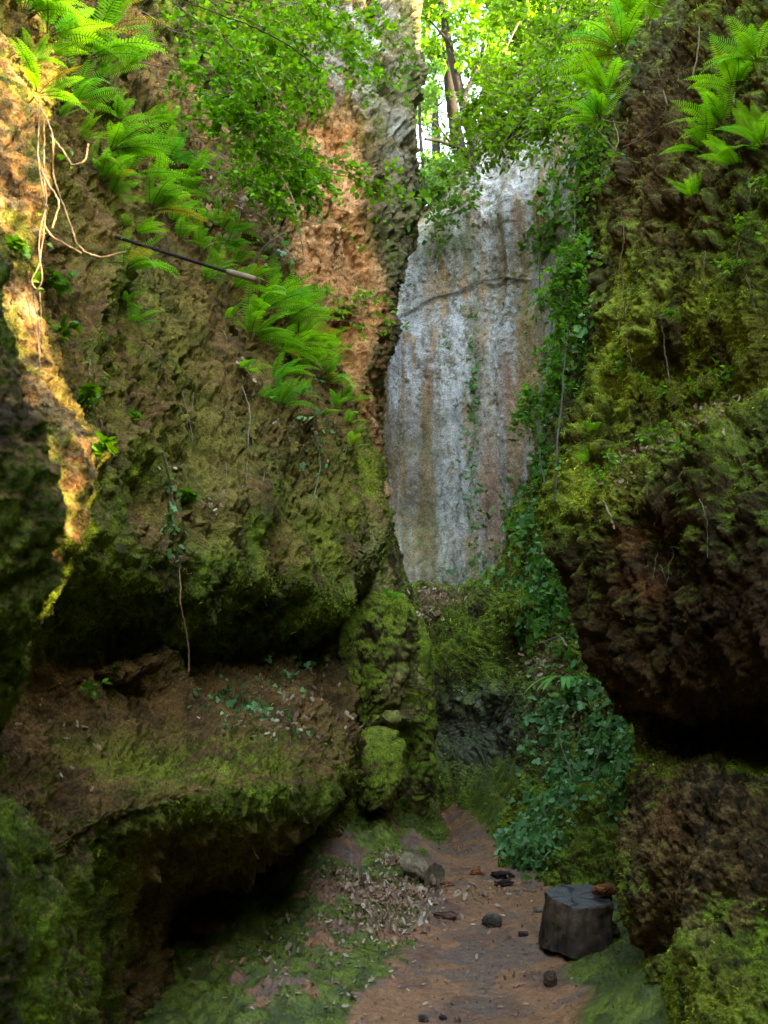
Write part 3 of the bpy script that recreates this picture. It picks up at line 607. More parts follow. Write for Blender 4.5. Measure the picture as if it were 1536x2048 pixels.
def tube_c(pts, r, col, sides=6, wob=0.0):
    v, f = tube(pts, r, sides, wob); c = np.broadcast_to(np.array(col), v.shape)*(1+.25*vnoise(v*30, 5))[:, None]
    return v, f, c
def empty(name, loc, label, cat, group=None):
    o = bpy.data.objects.new(name, None); COL.objects.link(o); o.location = loc; o.empty_display_size = .1
    return tag(o, label, cat, group)
def add(name, parts, mat, parent=None, smooth=True, loc=None):
    v, f, c = joinm(parts)
    if parent is not None: v = v-np.array(parent.location)
    elif loc is not None: v = v-np.array(loc)
    o = mesh_np(name, v, f, mat, c, smooth, parent)
    if parent is None and loc is not None: o.location = loc
    return o
# ================================================================== FERNS
FG = [(0.045, .15, .012), (.06, .19, .016), (.09, .23, .02), (.035, .115, .012)]
def frond_mesh(L=1.0, droop=.5, width=.16, n=24, sd=0, curl=0.0, teeth=False):
    r = np.random.default_rng(sd); P_ = []; k_ = sd
    t = np.linspace(0, 1, n); ang = .95-droop*1.7*t**1.3
    dx = np.cumsum(np.cos(ang))/n*L; dz = np.cumsum(np.sin(ang))/n*L
    rach = np.stack([curl*.3*L*t**2, dx, dz], -1)
    P_.append(tube_c(rach, np.linspace(.006, .0015, n)*L*1.4, (.10, .13, .02), 4))
    tan = unit(np.gradient(rach, axis=0)); side = unit(np.cross(tan, [0, 0, 1.0])); nor = np.cross(side, tan)
    i0 = int(n*.18)
    m = 23; tt = np.linspace(.16, .995, m); pos = np.stack([np.interp(tt, t, rach[:, k]) for k in range(3)], -1)
    sd_ = np.stack([np.interp(tt, t, side[:, k]) for k in range(3)], -1); tn = np.stack([np.interp(tt, t, tan[:, k]) for k in range(3)], -1); nr_ = np.stack([np.interp(tt, t, nor[:, k]) for k in range(3)], -1)
    wl = width*L*np.sin(np.clip((tt-.08)/.92, 0, 1)**.62*np.pi)**.75+.008*L
    tmpl = T([(-1,0,0),(1,0,0),(-1.12,.4,.05),(1.12,.4,.05),(-.85,.75,.02),(.85,.75,.02),(0,1,-.08)], [(0,1,3),(0,3,2),(2,3,5),(2,5,4),(4,5,6)])
    for s in (-1, 1):
        dirn = unit(sd_*s+tn*(.28+.5*tt[:, None]**3)+nr_*(.10+.12*r.normal(0, 1, (m, 1))*.5)-np.array([0, 0, .15]))
        Rm = frames(dirn, nr_+0*dirn); sc = wl*(1+.08*r.normal(0, 1, m))
        base = np.array((.14, .42, .03))*np.exp(r.normal(0, .08, (m, 1)))*(1+.35*tt[:, None])
        hw_ = (.0115+.003*(k_%3-1))*L*(1-.55*tt**3)/sc; Rm = Rm.copy(); Rm[:, :, 0] *= hw_[:, None]
        v, f, c = inst(tmpl, pos, Rm, sc, base)
        # pinna width fixed by spacing
        P_.append((v, f, c))
    v, f, c = joinm(P_); return v, f, c
FRONDS = []
for k in range(8):
    v, f, c = frond_mesh(1.0, [.35, .55, .75, .5, .9, .65, .3, .8][k], [.14, .12, .12, .155, .125, .13, .11, .145][k], 22, k, [0, .3, -.3, .2, -.2, .5, -.5, 0][k])
    FRONDS.append([mesh_np('frond', v, f, M_FERN, c*np.array(tn), True, None, True) for tn in ((1, .9, 1), (1.5, 1.15, 1.0), (.7, .9, 1.5), (2.3, .55, 1.2))])
FERN_N = [0]
def fern(px, py, size, label, tint=0, n=8, lean=None, group=None, at=None, spread=1.0):
    if at is None: p, nn = surf1(px, py, .02)
    else: p = P(px, py, at); nn = np.array([0, -1, .3])
    d = np.linalg.norm(p-CAM); L = size*d/F
    root = empty('fern', p, label, 'fern', group)
    out = unit(np.array([nn[0], nn[1], 0.0])+1e-6); out = out if lean is None else unit(np.array(lean, float))
    for k in range(n):
        a = RNG.uniform(-1.45, 1.45)*spread; dirn = np.array([out[0]*math.cos(a)-out[1]*math.sin(a), out[0]*math.sin(a)+out[1]*math.cos(a), 0])
        me = FRONDS[RNG.integers(0, 8)][3 if RNG.random() < .05 else tint if RNG.random() < .7 else int(RNG.integers(0, 3))]
        o = bpy.data.objects.new('frond', me); COL.objects.link(o); o.parent = root
        yaw = math.atan2(-dirn[0], dirn[1]); s = L*RNG.uniform(.75, 1.15)
        o.rotation_euler = (RNG.uniform(-.55, .2), RNG.uniform(-.35, .35), yaw); o.scale = (s, s, s)
    return root
fl = [
 (95,70,150,'feathery fern cascade in the very top left corner',0),(170,120,160,'wide fern hanging under the top left corner plants',0),(215,60,140,'fern beside bare twigs at the top left',0),
 (80,190,110,'small fern over the sunlit orange rib',0),(45,25,130,'fern cut by the top edge at the far left',0),(150,215,120,'fern with one long arching frond above the tangled roots',0),(250,150,120,'fern tip reaching right over the dark hollow at the top left',0),
 (225,300,130,'upright fern clump on the left wall above the leaning fronds',0),(255,355,120,'dense fern clump left of the leaf litter pocket',0),(300,420,120,'fern with fronds drooping over the rod',0),(200,370,100,'fern close behind the sunlit vines',0),(340,450,100,'fern hanging just above the middle of the rod',0),(370,390,90,'fern next to the pale leaf litter pocket',0),(330,320,90,'bluish fern among twigs on the upper left wall',2),
 (250,545,110,'lone dark fern with two fronds below the rod base',0),(268,650,60,'tiny fern on the brown wall far below the rod base',0),
 (400,500,90,'fern just above the rod tip',0),(440,470,90,'fern hanging beside thin vines above the rod tip',0),(415,570,80,'fern below the rod tip',0),(470,590,100,'fern at the top of the long fern bank',0),
 (520,620,130,'broad fern in the upper part of the fern bank',1),(565,650,130,'fern with level fronds reaching the orange buttress',1),(500,680,120,'dark fern low on the left of the fern bank',0),(600,680,110,'pale fern at the right edge of the fern bank',1),
 (560,715,120,'fern with layered fronds in the middle of the fern bank',1),(540,765,100,'drooping fern at the bottom of the fern bank',0),(620,725,90,'fern at the right end of the fern bank over the ridge',1),(655,770,80,'fern on the rim where the mossy block meets the buttress',1),
 (690,800,75,'light fern low on the rim against the orange buttress',1),(555,815,90,'fern dangling below the fern bank over moss',0),(695,850,60,'small pale fern on the mossy shoulder',1),(705,900,50,'tiny pale fern on the mossy shoulder, lowest of the row',1),
 (785,1205,50,'pale little fern on the boulder pile before the far bank',2),
 (1475,180,120,'tall bright fern at the top of the right boulder face',1),(1515,130,110,'fern cut by the right edge of the photo near the top',1),(1410,310,120,'bright fern with one frond pointing left across the boulder',1),(1455,260,120,'bright fern in the middle of the right boulder cluster',1),
 (1525,300,110,'fern cut by the right edge beside the bright cluster',1),(1485,340,110,'fern at the foot of the bright cluster on the boulder',1),(1385,400,80,'small fern hanging alone below the bright cluster',1),
 (1190,870,50,'single upright fern sprout on the boulder shoulder',1),(1178,925,42,'smaller fern sprout on the boulder shoulder, the lower one',1),
]
for q in fl:
    big = q[2] > 65; fern(q[0], q[1], q[2]*((.98 if q[0] < 900 else .84) if big else 1.1), *q[3:], n=int(RNG.integers(7, 11)) if big else 5, lean=(1, -.55, 0) if q[0] < 900 else (-1, -.8, 0), spread=.85)
for (px, py, sz, Y, lb) in [(1290,60,115,8.0,'large fern at the top edge above the right boulder'),(1245,110,120,7.9,'long fern spilling left over the boulder top'),(1215,190,100,7.7,'fern hanging off the back of the boulder beside shrubs'),(1325,10,110,8.0,'fern half cut by the top edge above the boulder'),(1200,245,85,7.6,'lowest fern behind the boulder edge')]:
    fern(px, py, sz, lb, 1, 12, (-.8, -.5, 0), None, Y)
for (px, py, sz) in [(120,240,80),(205,160,80),(290,240,70),(180,330,70),(330,250,60),(270,470,70),(390,340,70),(430,540,70),(500,560,70),(450,640,70),(590,600,80),(640,640,70),(480,740,60),(600,790,60),(660,700,60),(240,600,60),(640,830,50),(410,440,60),(235,250,90),(160,290,70),(255,310,90),(310,360,80),(225,400,80),(330,400,80),(360,480,80),(445,500,80),(470,530,80),(540,590,90),(500,640,90),(580,650,90),(530,700,90),(620,690,80),(580,740,80),(640,740,80),(520,800,60),(670,820,60),(715,870,50),(400,60,80),(100,110,90),(60,130,80)]:
    fern(px, py, sz, 'small green fern among the larger ones on the upper left slope', int(RNG.integers(0, 2)), 5, (1, -.55, 0), 'small ferns dotted over the upper left slope', None, .85)
# hart's tongue fern
p, nn = surf1(1128, 1372); p = p+np.array([-.03, -.16, .06]); rt = empty('strap_leaf_fern', p, 'fern with plain tongue shaped leaves on the ivy slope', 'fern')
for k in range(11):
    a = R_(-100+k*20+RNG.uniform(-8, 8)); L = RNG.uniform(.32, .48); t = np.linspace(0, 1, 9)
    dirn = np.array([math.sin(a), -abs(math.cos(a))*.6-.2, 0]); pts = dirn*(t*L)[:, None]+np.array([0, 0, 1])*(.5*L*t-.85*L*t*t)[:, None]
    w = .030*np.sin(np.clip(t*.93+.07, 0, 1)*np.pi)**.5; sd_ = np.cross(dirn, [0, 0, 1.0]); sd_ /= np.linalg.norm(sd_)
    v = np.concatenate([pts-sd_*w[:, None], pts, pts+sd_*w[:, None]]); v[:9, 2] += .008; v[18:, 2] += .008
    i = np.arange(8); f = np.concatenate([np.stack([i, i+9, i+10], -1), np.stack([i, i+10, i+1], -1), np.stack([i+9, i+18, i+19], -1), np.stack([i+9, i+19, i+10], -1)])
    mesh_np('leaf', v, f, M_FERN, np.broadcast_to([.16, .50, .09], v.shape), True, rt)
# ================================================================== SHRUBS
GB = [(.10, .26, .014), (.075, .20, .012), (.14, .32, .02), (.05, .15, .012)]
GB2 = [(.16, .42, .02), (.12, .32, .018), (.24, .50, .04), (.08, .24, .016)]
GY = [(.20, .38, .02), (.14, .32, .02), (.10, .25, .015)]
GD = [(.025, .08, .018), (.035, .11, .02), (.05, .14, .025)]
def shrub(label, stems, leafpx, palette, nsub=9, nleaf=9, group=None, cat='shrub', subL=60, bare=.25, radius=.006, tmpl=LEAF_OVAL, twigcol=(.16, .12, .08), flat=.6, name='shrub'):
    """stems: lists of (px,py,Y); leafy twigs spring from each stem"""
    st = [smooth_path([P(*q) for q in s], 22) for s in stems]
    root = empty(name, st[0][0], label, cat, group)
    tw, lp, ld, ln, ls = [], [], [], [], []
    for s in st:
        L = np.linalg.norm(np.diff(s, axis=0), axis=1).sum(); sc = s[:, 1].mean()/F
        s = s+np.cumsum(rnd(len(s), 3, .10*sc*10), 0)*.5
        tw.append(tube_c(s, np.linspace(radius, radius*.35, len(s)), twigcol, 5))
        for k in range(nsub):
            t = RNG.uniform(bare, 1); i = int(t*(len(s)-1)); o = s[i]
            d = unit(unit(s[min(i+1, len(s)-1)]-s[max(i-1, 0)])*.6+rnd(1)[0]*.7)
            l = subL*sc*RNG.uniform(.5, 1.2); tt = np.linspace(0, 1, 7)[:, None]
            pth = o+d*l*tt+np.array([0, 0, -.28*l])*tt*tt+np.cumsum(rnd(7, 3, .03*l), 0)
            tw.append(tube_c(pth, np.linspace(radius*.4, radius*.15, 7), twigcol, 3))
            for j in range(nleaf):
                u = RNG.uniform(.1, 1.05); b = o+d*l*u+np.array([0, 0, -.28*l*u*u]); side = unit(np.cross(d, [0, 0, 1.0])+rnd(1, 3, .3)[0])
                lp.append(b+rnd(1, 3, .04*l)[0]); ld.append(unit(d*.5+side*(1 if j % 2 else -1)+rnd(1, 3, .35)[0]+np.array([0, 0, -.15]))); ln.append(unit(np.array([0, -.15, 1.0])+rnd(1, 3, flat)[0])); ls.append(leafpx*sc*RNG.uniform(.6, 1.2))
    add('branch', tw, M_WOOD, root)
    lp, ld, ln = map(np.array, (lp, ld, ln)); add('foliage', [inst(tmpl, lp, frames(ld, ln), np.array(ls), pick(palette, len(lp)))], M_LEAF, root)
    return root
# upper left overhanging sprays
shrub('leafy spray crossing the top edge left of centre', [[(330,-60,7),(470,30,7.4),(600,70,7.8),(720,60,8)],[(340,0,7),(450,80,7.2),(560,150,7.6),(650,200,8)],[(380,-40,7.5),(520,-5,7.8),(680,20,8.2),(800,90,8.6)],[(300,-60,8),(420,-20,8),(560,10,8.4),(660,-10,8.6)]], 17, GY, 30, 12, subL=80)
shrub('dense light green bush filling the upper left wall', [[(260,120,9),(360,140,8.7),(460,150,8.5),(560,140,8.5)],[(300,220,9.2),(400,240,8.9),(480,230,8.8),(590,260,8.8)],[(340,60,9),(450,90,9),(560,110,9.2),(640,150,9.4)],[(300,170,9.2),(420,190,9),(520,180,9),(620,200,9)],[(330,260,9.2),(430,280,9),(530,300,9),(600,330,9.2)]], 15, GB2, 46, 15, subL=75)
shrub('bright bush hanging in front of the orange buttress', [[(470,200,10.2),(540,240,10),(600,300,9.8),(640,390,9.8)],[(450,260,10),(530,320,9.8),(590,360,9.7),(620,420,9.7)],[(500,250,10.2),(570,270,10),(610,330,9.9),(650,350,9.9)],[(420,300,10),(480,340,9.8),(540,370,9.7),(560,400,9.7)]], 14, GB2, 34, 14, subL=60)
shrub('thin twig with yellow green leaves crossing before the buttress and pale cliff', [[(560,280,8.6),(640,310,8.3),(730,330,8.2),(850,345,8.2)],[(560,300,8.5),(650,340,8.4),(730,360,8.3),(800,400,8.3)],[(600,330,8.5),(700,350,8.3),(780,370,8.3),(830,420,8.4)]], 17, GY, 8, 8, subL=55, bare=.3, radius=.004)
shrub('arching bare twig with few leaves across the buttress', [[(490,545,7.6),(540,480,7.6),(620,450,7.7),(720,442,7.9),(770,475,8)]], 13, GY, 7, 4, subL=60, bare=.5, radius=.004)
shrub('fine twigs with small leaves hanging by the lower orange buttress', [[(640,640,8.6),(700,640,8.5),(760,650,8.5),(850,645,8.6)],[(600,620,8.8),(680,590,8.6),(750,600,8.6),(800,605,8.6)],[(660,520,9),(700,560,9),(760,580,9),(790,620,9)],[(630,560,9),(690,610,9),(730,650,9)]], 13, GY, 7, 6, subL=45, radius=.003)
shrub('leafy twig hanging beside the upper buttress edge', [[(780,-40,10),(800,60,9.8),(815,140,9.8),(810,200,9.8)],[(700,-40,10),(740,80,9.9),(760,170,9.9)]], 14, GB, 14, 9, subL=60)
shrub('low leafy twigs under the litter pocket on the left slope', [[(380,300,9),(430,340,8.8),(500,360,8.8),(570,390,9)],[(450,380,9),(510,370,8.8),(560,400,8.9),(600,430,9)]], 12, GB2, 28, 10, subL=50)
shrub('leafy sprays along the top edge before the grey upper buttress', [[(400,-70,8),(500,-20,8),(640,30,8.2),(760,20,8.4)],[(520,-60,8.6),(620,10,8.6),(700,90,8.8),(740,150,9)],[(420,0,8.2),(520,60,8.3),(600,60,8.5),(700,110,8.8)],[(280,20,8.4),(360,60,8.2),(460,50,8.2),(560,90,8.4)]], 15, GB2, 30, 13, subL=80)
# centre and top right
shrub('bright bush reaching over the lip of the pale cliff', [[(1150,-40,15),(1080,80,15.2),(1010,180,15.4),(960,260,15.6)],[(1200,60,15),(1120,140,15),(1050,190,15.2),(980,300,15.5)],[(1050,20,16),(1000,120,16),(960,190,16),(940,230,16)],[(1180,200,14.5),(1100,230,14.6),(1040,250,14.8),(980,270,15)]], 15, GY, 60, 13, subL=95, radius=.02)
shrub('large light bush at the top above the ivy wall', [[(1300,-80,12),(1200,20,12.4),(1120,60,12.8),(1030,40,13)],[(1280,60,11.5),(1200,110,11.8),(1120,150,12),(1060,200,12.4)],[(1250,150,11),(1180,190,11.2),(1120,210,11.6),(1080,260,12)],[(1230,-60,13),(1140,-20,13.2),(1060,-20,13.6),(980,20,14)]], 15, GY, 60, 13, subL=100, radius=.015)
shrub('leafy branches dipping before the ivy wall beside the boulder', [[(1290,250,9),(1200,240,9.2),(1140,215,9.4),(1090,200,9.6)],[(1230,300,9),(1190,260,9.2),(1130,220,9.5)],[(1240,330,8.6),(1200,340,8.8),(1180,380,9)]], 13, GB, 16, 8, subL=60, bare=.2)
shrub('pale green bush on the brushy slope left of the pale cliff', [[(860,480,17.6),(900,430,17.6),(940,390,17.8)],[(850,520,17.5),(880,440,17.5),(900,380,17.8)],[(960,400,18),(920,340,18.2),(890,320,18.5)]], 12, [(.07,.17,.04),(.10,.24,.05)], 26, 9, subL=50)
shrub('dark green climber bush low beside the boulder edge', [[(1150,560,10.5),(1120,620,10.6),(1110,700,10.6),(1115,780,10.6)],[(1160,480,10.6),(1130,540,10.6),(1090,600,10.8)],[(1140,660,10.6),(1110,760,10.6),(1060,800,10.8),(1040,820,11)],[(1150,420,10.6),(1145,520,10.6),(1140,600,10.6)]], 13, [(.07,.24,.02),(.11,.30,.02),(.05,.18,.02),(.15,.36,.03)], 50, 11, subL=60)
# little plants on ledges
def sprout(px, py, size, label, palette=GY, n=3, leafpx=13, tm=LEAF_OVAL):
    p, nn = surf1(px, py); Yd = p[1]
    st = []
    for k in range(n):
        st.append([(px, py, Yd-.02), (px+RNG.uniform(-.4, .4)*size, py-size*.3, Yd-.10), (px+RNG.uniform(-.9, .9)*size, py-size*RNG.uniform(.3, .8), Yd-.16)])
    shrub(label, st, leafpx, palette, 4, 5, None, 'plant', subL=size*.45, bare=.2, radius=.0025, tmpl=tm, name='leafy_plant')
for q in [(1465,560,70,'bright leafy seedling on the right boulder face below the ferns'),(1330,800,60,'leafy plant at the left end of the boulder ledge'),(1390,790,70,'leafy plant in the middle of the boulder ledge'),(1440,775,70,'leafy plant at the right end of the boulder ledge'),
          (1270,890,70,'leafy plant spreading over the litter on the boulder shoulder'),(1320,890,60,'leafy plant beside twigs on the boulder shoulder'),(1200,965,60,'leafy plant over the boulder brow'),(1245,930,50,'small leafy plant among dry leaves on the boulder brow'),
          (1520,380,60,'leafy shoot cut by the right edge below the ferns'),(1340,640,30,'yellow leaved shoot on a thin root'),(1240,740,40,'small leafy shoot on the mossy pillar face'),(1370,910,50,'leafy plant under the boulder ledge'),(1490,470,50,'leafy shoot on the dark boulder face at the right')]:
    sprout(*q)
for q in [(110,575,60,'sunlit leafy shoot on the orange rib',GB,3,22,LEAF_IVY),(120,690,70,'ivy shoot with broad leaves at the foot of the tangled vines',GB,4,22,LEAF_IVY),(165,800,40,'broad leaf sprout on the top of the sunlit rib',GB,2,26,LEAF_IVY),(190,905,30,'lone green leaf right of the sunlit rib',GB,1,28,LEAF_IVY),(30,500,40,'dark leaves at the left edge',GB,2,26,LEAF_IVY),
          (390,1000,40,'green leaves at the end of a hanging root',GB,2,20,LEAF_IVY),(190,1400,50,'seedling with three leaves on the ledge at the left',GB,2,14,LEAF_OVAL),(270,840,40,'small leafy tuft on the left wall',GB,3,12,LEAF_OVAL),(480,180,60,'blue green leafy patch in the bush',GD,4,12,LEAF_OVAL)]:
    sprout(*q)
# ================================================================== IVY
def scatter(n, zones, tm, sizepx, palette, name, label, mat=M_LEAF, cat='ivy', kind='stuff', off=.03, hang=.5, flat=.45, only=None, jit=.38, ret=False, group=None, minz=None, clump=None):
    """zones: list of (cx,cy,rx,ry,rot,weight) in photo pixels, spread over whatever rock shows there"""
    w = np.array([z[5] for z in zones], float); w /= w.sum(); zi = RNG.choice(len(zones), n, p=w)
    Z = np.array([z[:5] for z in zones], float)[zi]; a = RNG.normal(0, .62, (n, 2))
    if clump is not None:
        pass
    c, s = np.cos(np.radians(Z[:, 4])), np.sin(np.radians(Z[:, 4])); ax_, ay_ = a[:, 0]*Z[:, 2], a[:, 1]*Z[:, 3]
    px = Z[:, 0]+c*ax_-s*ay_; py = Z[:, 1]+s*ax_+c*ay_
    p, nn, v, k = surf(px, py)
    if only: v &= np.isin(k, [NMS.index(q) for q in only])
    if minz is not None: v &= nn[:, 2] > minz
    if clump is not None: v &= (fbm(p, clump, 3, 71, .6)+RNG.normal(0, .12, n)) > -.02
    p, nn = p[v], nn[v]; n = len(p); d = np.linalg.norm(p-CAM, axis=1)
    p = p+rnd(n)*(.010*d[:, None]*.3)*.6+nn*RNG.uniform(0, off, (n, 1))
    ld = unit(np.array([0, 0, -hang])+rnd(n)*.6+nn*.15); ln = unit(nn+rnd(n)*flat+np.array([0, -.1, .3]))
    sc = sizepx*d/F*np.exp(RNG.normal(0, jit, n))
    part = inst(tm, p, frames(ld, ln), sc, pick(palette, n))
    if ret: return part
    o = add(name, [part], mat); return tag(o, label, cat, group, kind)
GI = [(.10, .27, .08), (.15, .36, .12), (.24, .46, .20), (.06, .19, .05)]
GIB = [(.05, .16, .02), (.08, .24, .02), (.11, .30, .03)]
scatter(7500, [(1190,1400,65,50,0,1.2),(1205,1490,60,90,0,3.2),(1110,1590,50,80,25,1.4),(1050,1690,45,35,0,1.2),(1130,1450,70,100,0,1.5),(1150,1540,70,50,-20,1)], LEAF_IVY, 10, GI, 'ivy', 'blue green ivy carpet on the slope above the wooden block', clump=3.0, only=['right_bank', 'ground'])
scatter(8500, [(1105,380,45,80,0,1.6),(1090,480,40,60,0,1),(1150,560,25,120,0,1),(1135,720,40,110,0,1.6),(1120,900,45,90,0,1.6),(1090,1050,55,100,0,1.8),(1110,1220,50,80,0,1.5)], LEAF_IVY, 9.5, GI+GIB+GIB, 'ivy', 'ivy curtain hanging down the far right wall', off=.12, clump=1.6, only=['right_bank', 'back_cliff'])
scatter(900, [(945,760,9,130,0,1),(945,960,18,110,0,1.5),(1000,1030,50,60,0,1.2),(960,1130,60,40,0,1),(880,700,10,60,0,.2)], LEAF_IVY, 8, GI, 'ivy', 'thin ivy strands climbing the middle of the pale cliff', off=.06)
scatter(900, [(430,1380,70,35,10,1.2),(520,1420,70,50,20,1.5),(590,1330,60,30,0,.8),(600,1430,50,60,0,.8)], LEAF_IVY, 12, GI, 'ivy', 'creeping ivy on the long ledge of the left wall', off=.04, clump=3.5)
scatter(260, [(342,1020,9,50,0,1),(350,1090,18,30,0,1),(630,880,25,60,0,1),(640,760,30,40,0,.6),(560,540,30,50,0,.8)], LEAF_IVY, 11, GI, 'ivy', 'ivy strings dangling on the mossy left block', off=.05)
scatter(1500, [(520,480,40,50,0,1),(440,420,60,60,0,1),(300,260,90,90,0,1),(560,560,30,60,0,.6)], LEAF_OVAL, 9, GB+GD, 'ground_cover', 'small leaved plants covering the upper left slope', cat='plants', off=.12, clump=1.5)
# leaves on the brushy slope and hill, in view at the head of the gorge
scatter(5000, [(1060,210,70,40,0,1),(1150,160,70,70,0,1.5),(890,390,60,45,0,1.6),(1180,80,80,60,0,1),(1010,260,40,30,0,.6),(1180,300,40,60,0,.8),(860,440,40,50,0,.6)], LEAF_SIMPLE, 13, GB+GD, 'undergrowth', 'leafy undergrowth along the cliff top', cat='plants', off=.5)
# ================================================================== DRY LEAVES
DRY = [(.30, .19, .11), (.40, .27, .17), (.22, .12, .07), (.47, .36, .25), (.33, .17, .09)]
def litter(n, zones, spx, name, label, **k):
    return scatter(n, zones, LEAF_OAK, spx, DRY, name, label, M_DRY, 'dead leaves', hang=.0, off=.012, flat=.35, **k)
litter(2300, [(790,1800,60,30,25,2.2),(840,1790,40,25,20,1),(770,1850,55,25,25,1.5),(780,1720,25,12,20,.6),(660,1750,80,20,15,.6),(730,1780,70,25,20,1.2)], 8.5, 'leaf_litter', 'drift of pale dead leaves along the left side of the path', only=['ground'])
litter(900, [(900,1900,220,130,0,.8),(600,1930,200,80,0,1.8),(700,1830,80,60,0,1),(980,1790,80,30,0,.7),(1100,1720,70,20,0,.5)], 9.5, 'scattered_leaves', 'dead leaves sprinkled over the path and moss', only=['ground'])
litter(420, [(460,420,30,50,-30,1.2),(455,455,40,40,0,1),(500,400,30,30,0,.5)], 11, 'leaf_litter', 'pocket of pale dead leaves on the upper left slope')
litter(560, [(870,1190,45,16,0,1),(1090,1330,45,25,0,1),(1150,1450,60,60,0,.6),(860,1225,25,16,0,.5)], 8, 'leaf_litter', 'dead leaves on the far bank shelves')
litter(330, [(1290,900,60,22,-20,1),(1410,830,60,20,-25,1),(1230,960,40,15,0,.4)], 10, 'leaf_litter', 'dead leaves caught on the right boulder ledge')
litter(520, [(560,1430,120,55,15,1.5),(140,1480,110,90,20,.7),(620,1370,50,60,0,.8),(330,940,20,25,0,.5),(420,1010,30,25,0,.4),(500,760,20,30,0,.4),(600,880,35,60,-30,.6)], 10, 'leaf_litter', 'dead leaves on the ledge and face of the left wall')
# single leaves on the bare soil
lv = inst(LEAF_OAK, np.zeros((1, 3)), np.eye(3)[None], [1.0], np.array([[.42, .30, .18]]))
lf_me = mesh_np('fallen_leaf', lv[0], lv[1], M_DRY, lv[2], True, None, True)
ly_me = mesh_np('fallen_leaf', lv[0], lv[1], M_DRY, lv[2]*np.array([1.6, 1.3, .35]), True, None, True)
for k, (px, py) in enumerate([(783,1893),(918,1897),(887,1863),(970,1940),(1062,2008),(1005,2015),(860,1868),(930,2005),(1080,1880),(1145,1952),(900,1985),(840,1970),(1000,1895),(955,1880),(1045,1945),(870,2020),(820,1925),(1120,1895),(965,1975),(1030,2030),(735,2030),(700,1990),(640,1935),(590,1985),(560,1900),(680,1860),(520,2010),(610,1870),(720,1935),(660,2020)]):
    p, nn = surf1(px, py, .006); o = bpy.data.objects.new('fallen_leaf', ly_me if k == 0 else lf_me); COL.objects.link(o)
    s = RNG.uniform(.03, .045)*(1.15 if k == 0 else 1); o.scale = (s, s, s); o.location = p; o.rotation_euler = (RNG.uniform(-.3, .3), RNG.uniform(-.3, .3), RNG.uniform(0, 6.28))
    if k == 0: tag(o, 'yellow fallen leaf at the edge of the moss left of the path', 'leaf')
    else: tag(o, 'pale brown fallen leaf lying alone on path or moss', 'leaf', 'single fallen leaves on the path and moss')
# ================================================================== VINES AND ROOTS
def vine(label, pts, r, col, off=.04, leaves=0, lpx=18, at=None, name='vine', cat='vine', pal=GB):
    Q = []
    for q in pts:
        if at is not None: Q.append(P(q[0], q[1], at if len(q) < 3 else q[2]))
        elif len(q) > 2: Q.append(P(*q))
        else: Q.append(surf1(q[0], q[1], off)[0])
    Q = np.array(Q); ym = Q[:, 1].copy()
    for i in range(1, len(Q)-1): Q[i] = P(pts[i][0], pts[i][1], min(ym[i], (ym[i-1]+ym[i+1])/2)) if at is None and len(pts[i]) < 3 else Q[i]
    s = smooth_path(Q, 12*len(Q)); s = s+np.cumsum(rnd(len(s), 3, r*.9), 0)*.4
    if leaves:
        root = empty(name, s[0], label, cat); add('stem', [tube_c(s, r, col, 5, .12)], M_WOOD, root)
        i = RNG.integers(0, len(s), leaves); n = leaves; p = s[i]+rnd(n, 3, .02)
        add('foliage', [inst(LEAF_IVY, p, frames(unit(rnd(n)+[0, 0, -.6]), unit(rnd(n, 3, .5)+[0, -.7, .7])), lpx*p[:, 1]/F*RNG.uniform(.6, 1.1, n), pick(pal, n))], M_LEAF, root)
    else:
        o = add(name, [tube_c(s, r, col, 5, .12)], M_WOOD, None, True, s[0]); tag(o, label, cat)
VC = (.33, .22, .12)
vine('pale sunlit vine swinging right from the orange rib to a free tip', [(75,180),(100,260,4.15),(112,350,4.15),(130,410,4.15),(155,470,4.15),(175,502,4.15),(215,522,4.1),(262,512,4.1)], .0042, VC)
vine('pale vine looping round the middle of the sunlit tangle', [(88,240,4.2),(85,330,4.15),(92,400,4.1),(88,450,4.1),(115,478,4.1),(165,505,4.1)], .0036, VC, leaves=5)
vine('thin vine making a hook right of the tangle', [(100,270,4.2),(125,305,4.15),(145,332,4.15),(172,325,4.15),(181,290,4.15)], .004, (.35,.26,.14), leaves=4)
vine('long vine hanging straight down the sunlit rib', [(78,200,4.25),(78,330,4.15),(90,420,4.1),(78,520,4.05),(62,565,4.05),(82,600,4.05),(88,690,4.05)], .0032, VC, leaves=6)
vine('twisted vine crossing the tangle diagonally', [(82,340,4.12),(105,380,4.08),(125,415,4.08),(108,470,4.08)], .0045, VC)
vine('thin vine reaching the foot of the rib', [(95,410,4.1),(80,480,4.05),(88,560,4.0),(70,600,4.0),(80,650,4.0),(80,730,4.0)], .0026, VC)
vine('short pale stem at the base of the tangle', [(56,600,3.95),(66,640,3.95),(80,680,3.95),(84,735,3.95)], .0032, VC)
VG = (.20, .17, .10)
vine('long thin root trailing down the middle of the left block', [(487,760),(500,830),(492,930),(480,1010)], .005, VG)
vine('hair thin root hanging left of the long one', [(355,640),(362,760),(384,870),(372,915)], .004, VG)
vine('root dangling into the cave under the overhang', [(362,1130),(362,1200,6.1),(372,1270,6.1),(377,1340,6.1)], .004, (.2,.1,.05))
vine('crooked root with torn bark in the middle of the left wall', [(325,910),(335,960),(338,1010),(345,1060)], .009, (.28,.2,.13), leaves=10, lpx=12, pal=GI)
vine('curved root beside ivy low on the left block', [(318,1090),(335,1110),(350,1117),(330,1085)], .004, VG)
vine('woody ivy stem running down the right of the ivy slope', [(1230,1440),(1200,1500),(1170,1580),(1120,1640)], .009, (.16,.11,.07), leaves=30, lpx=11, pal=GI)
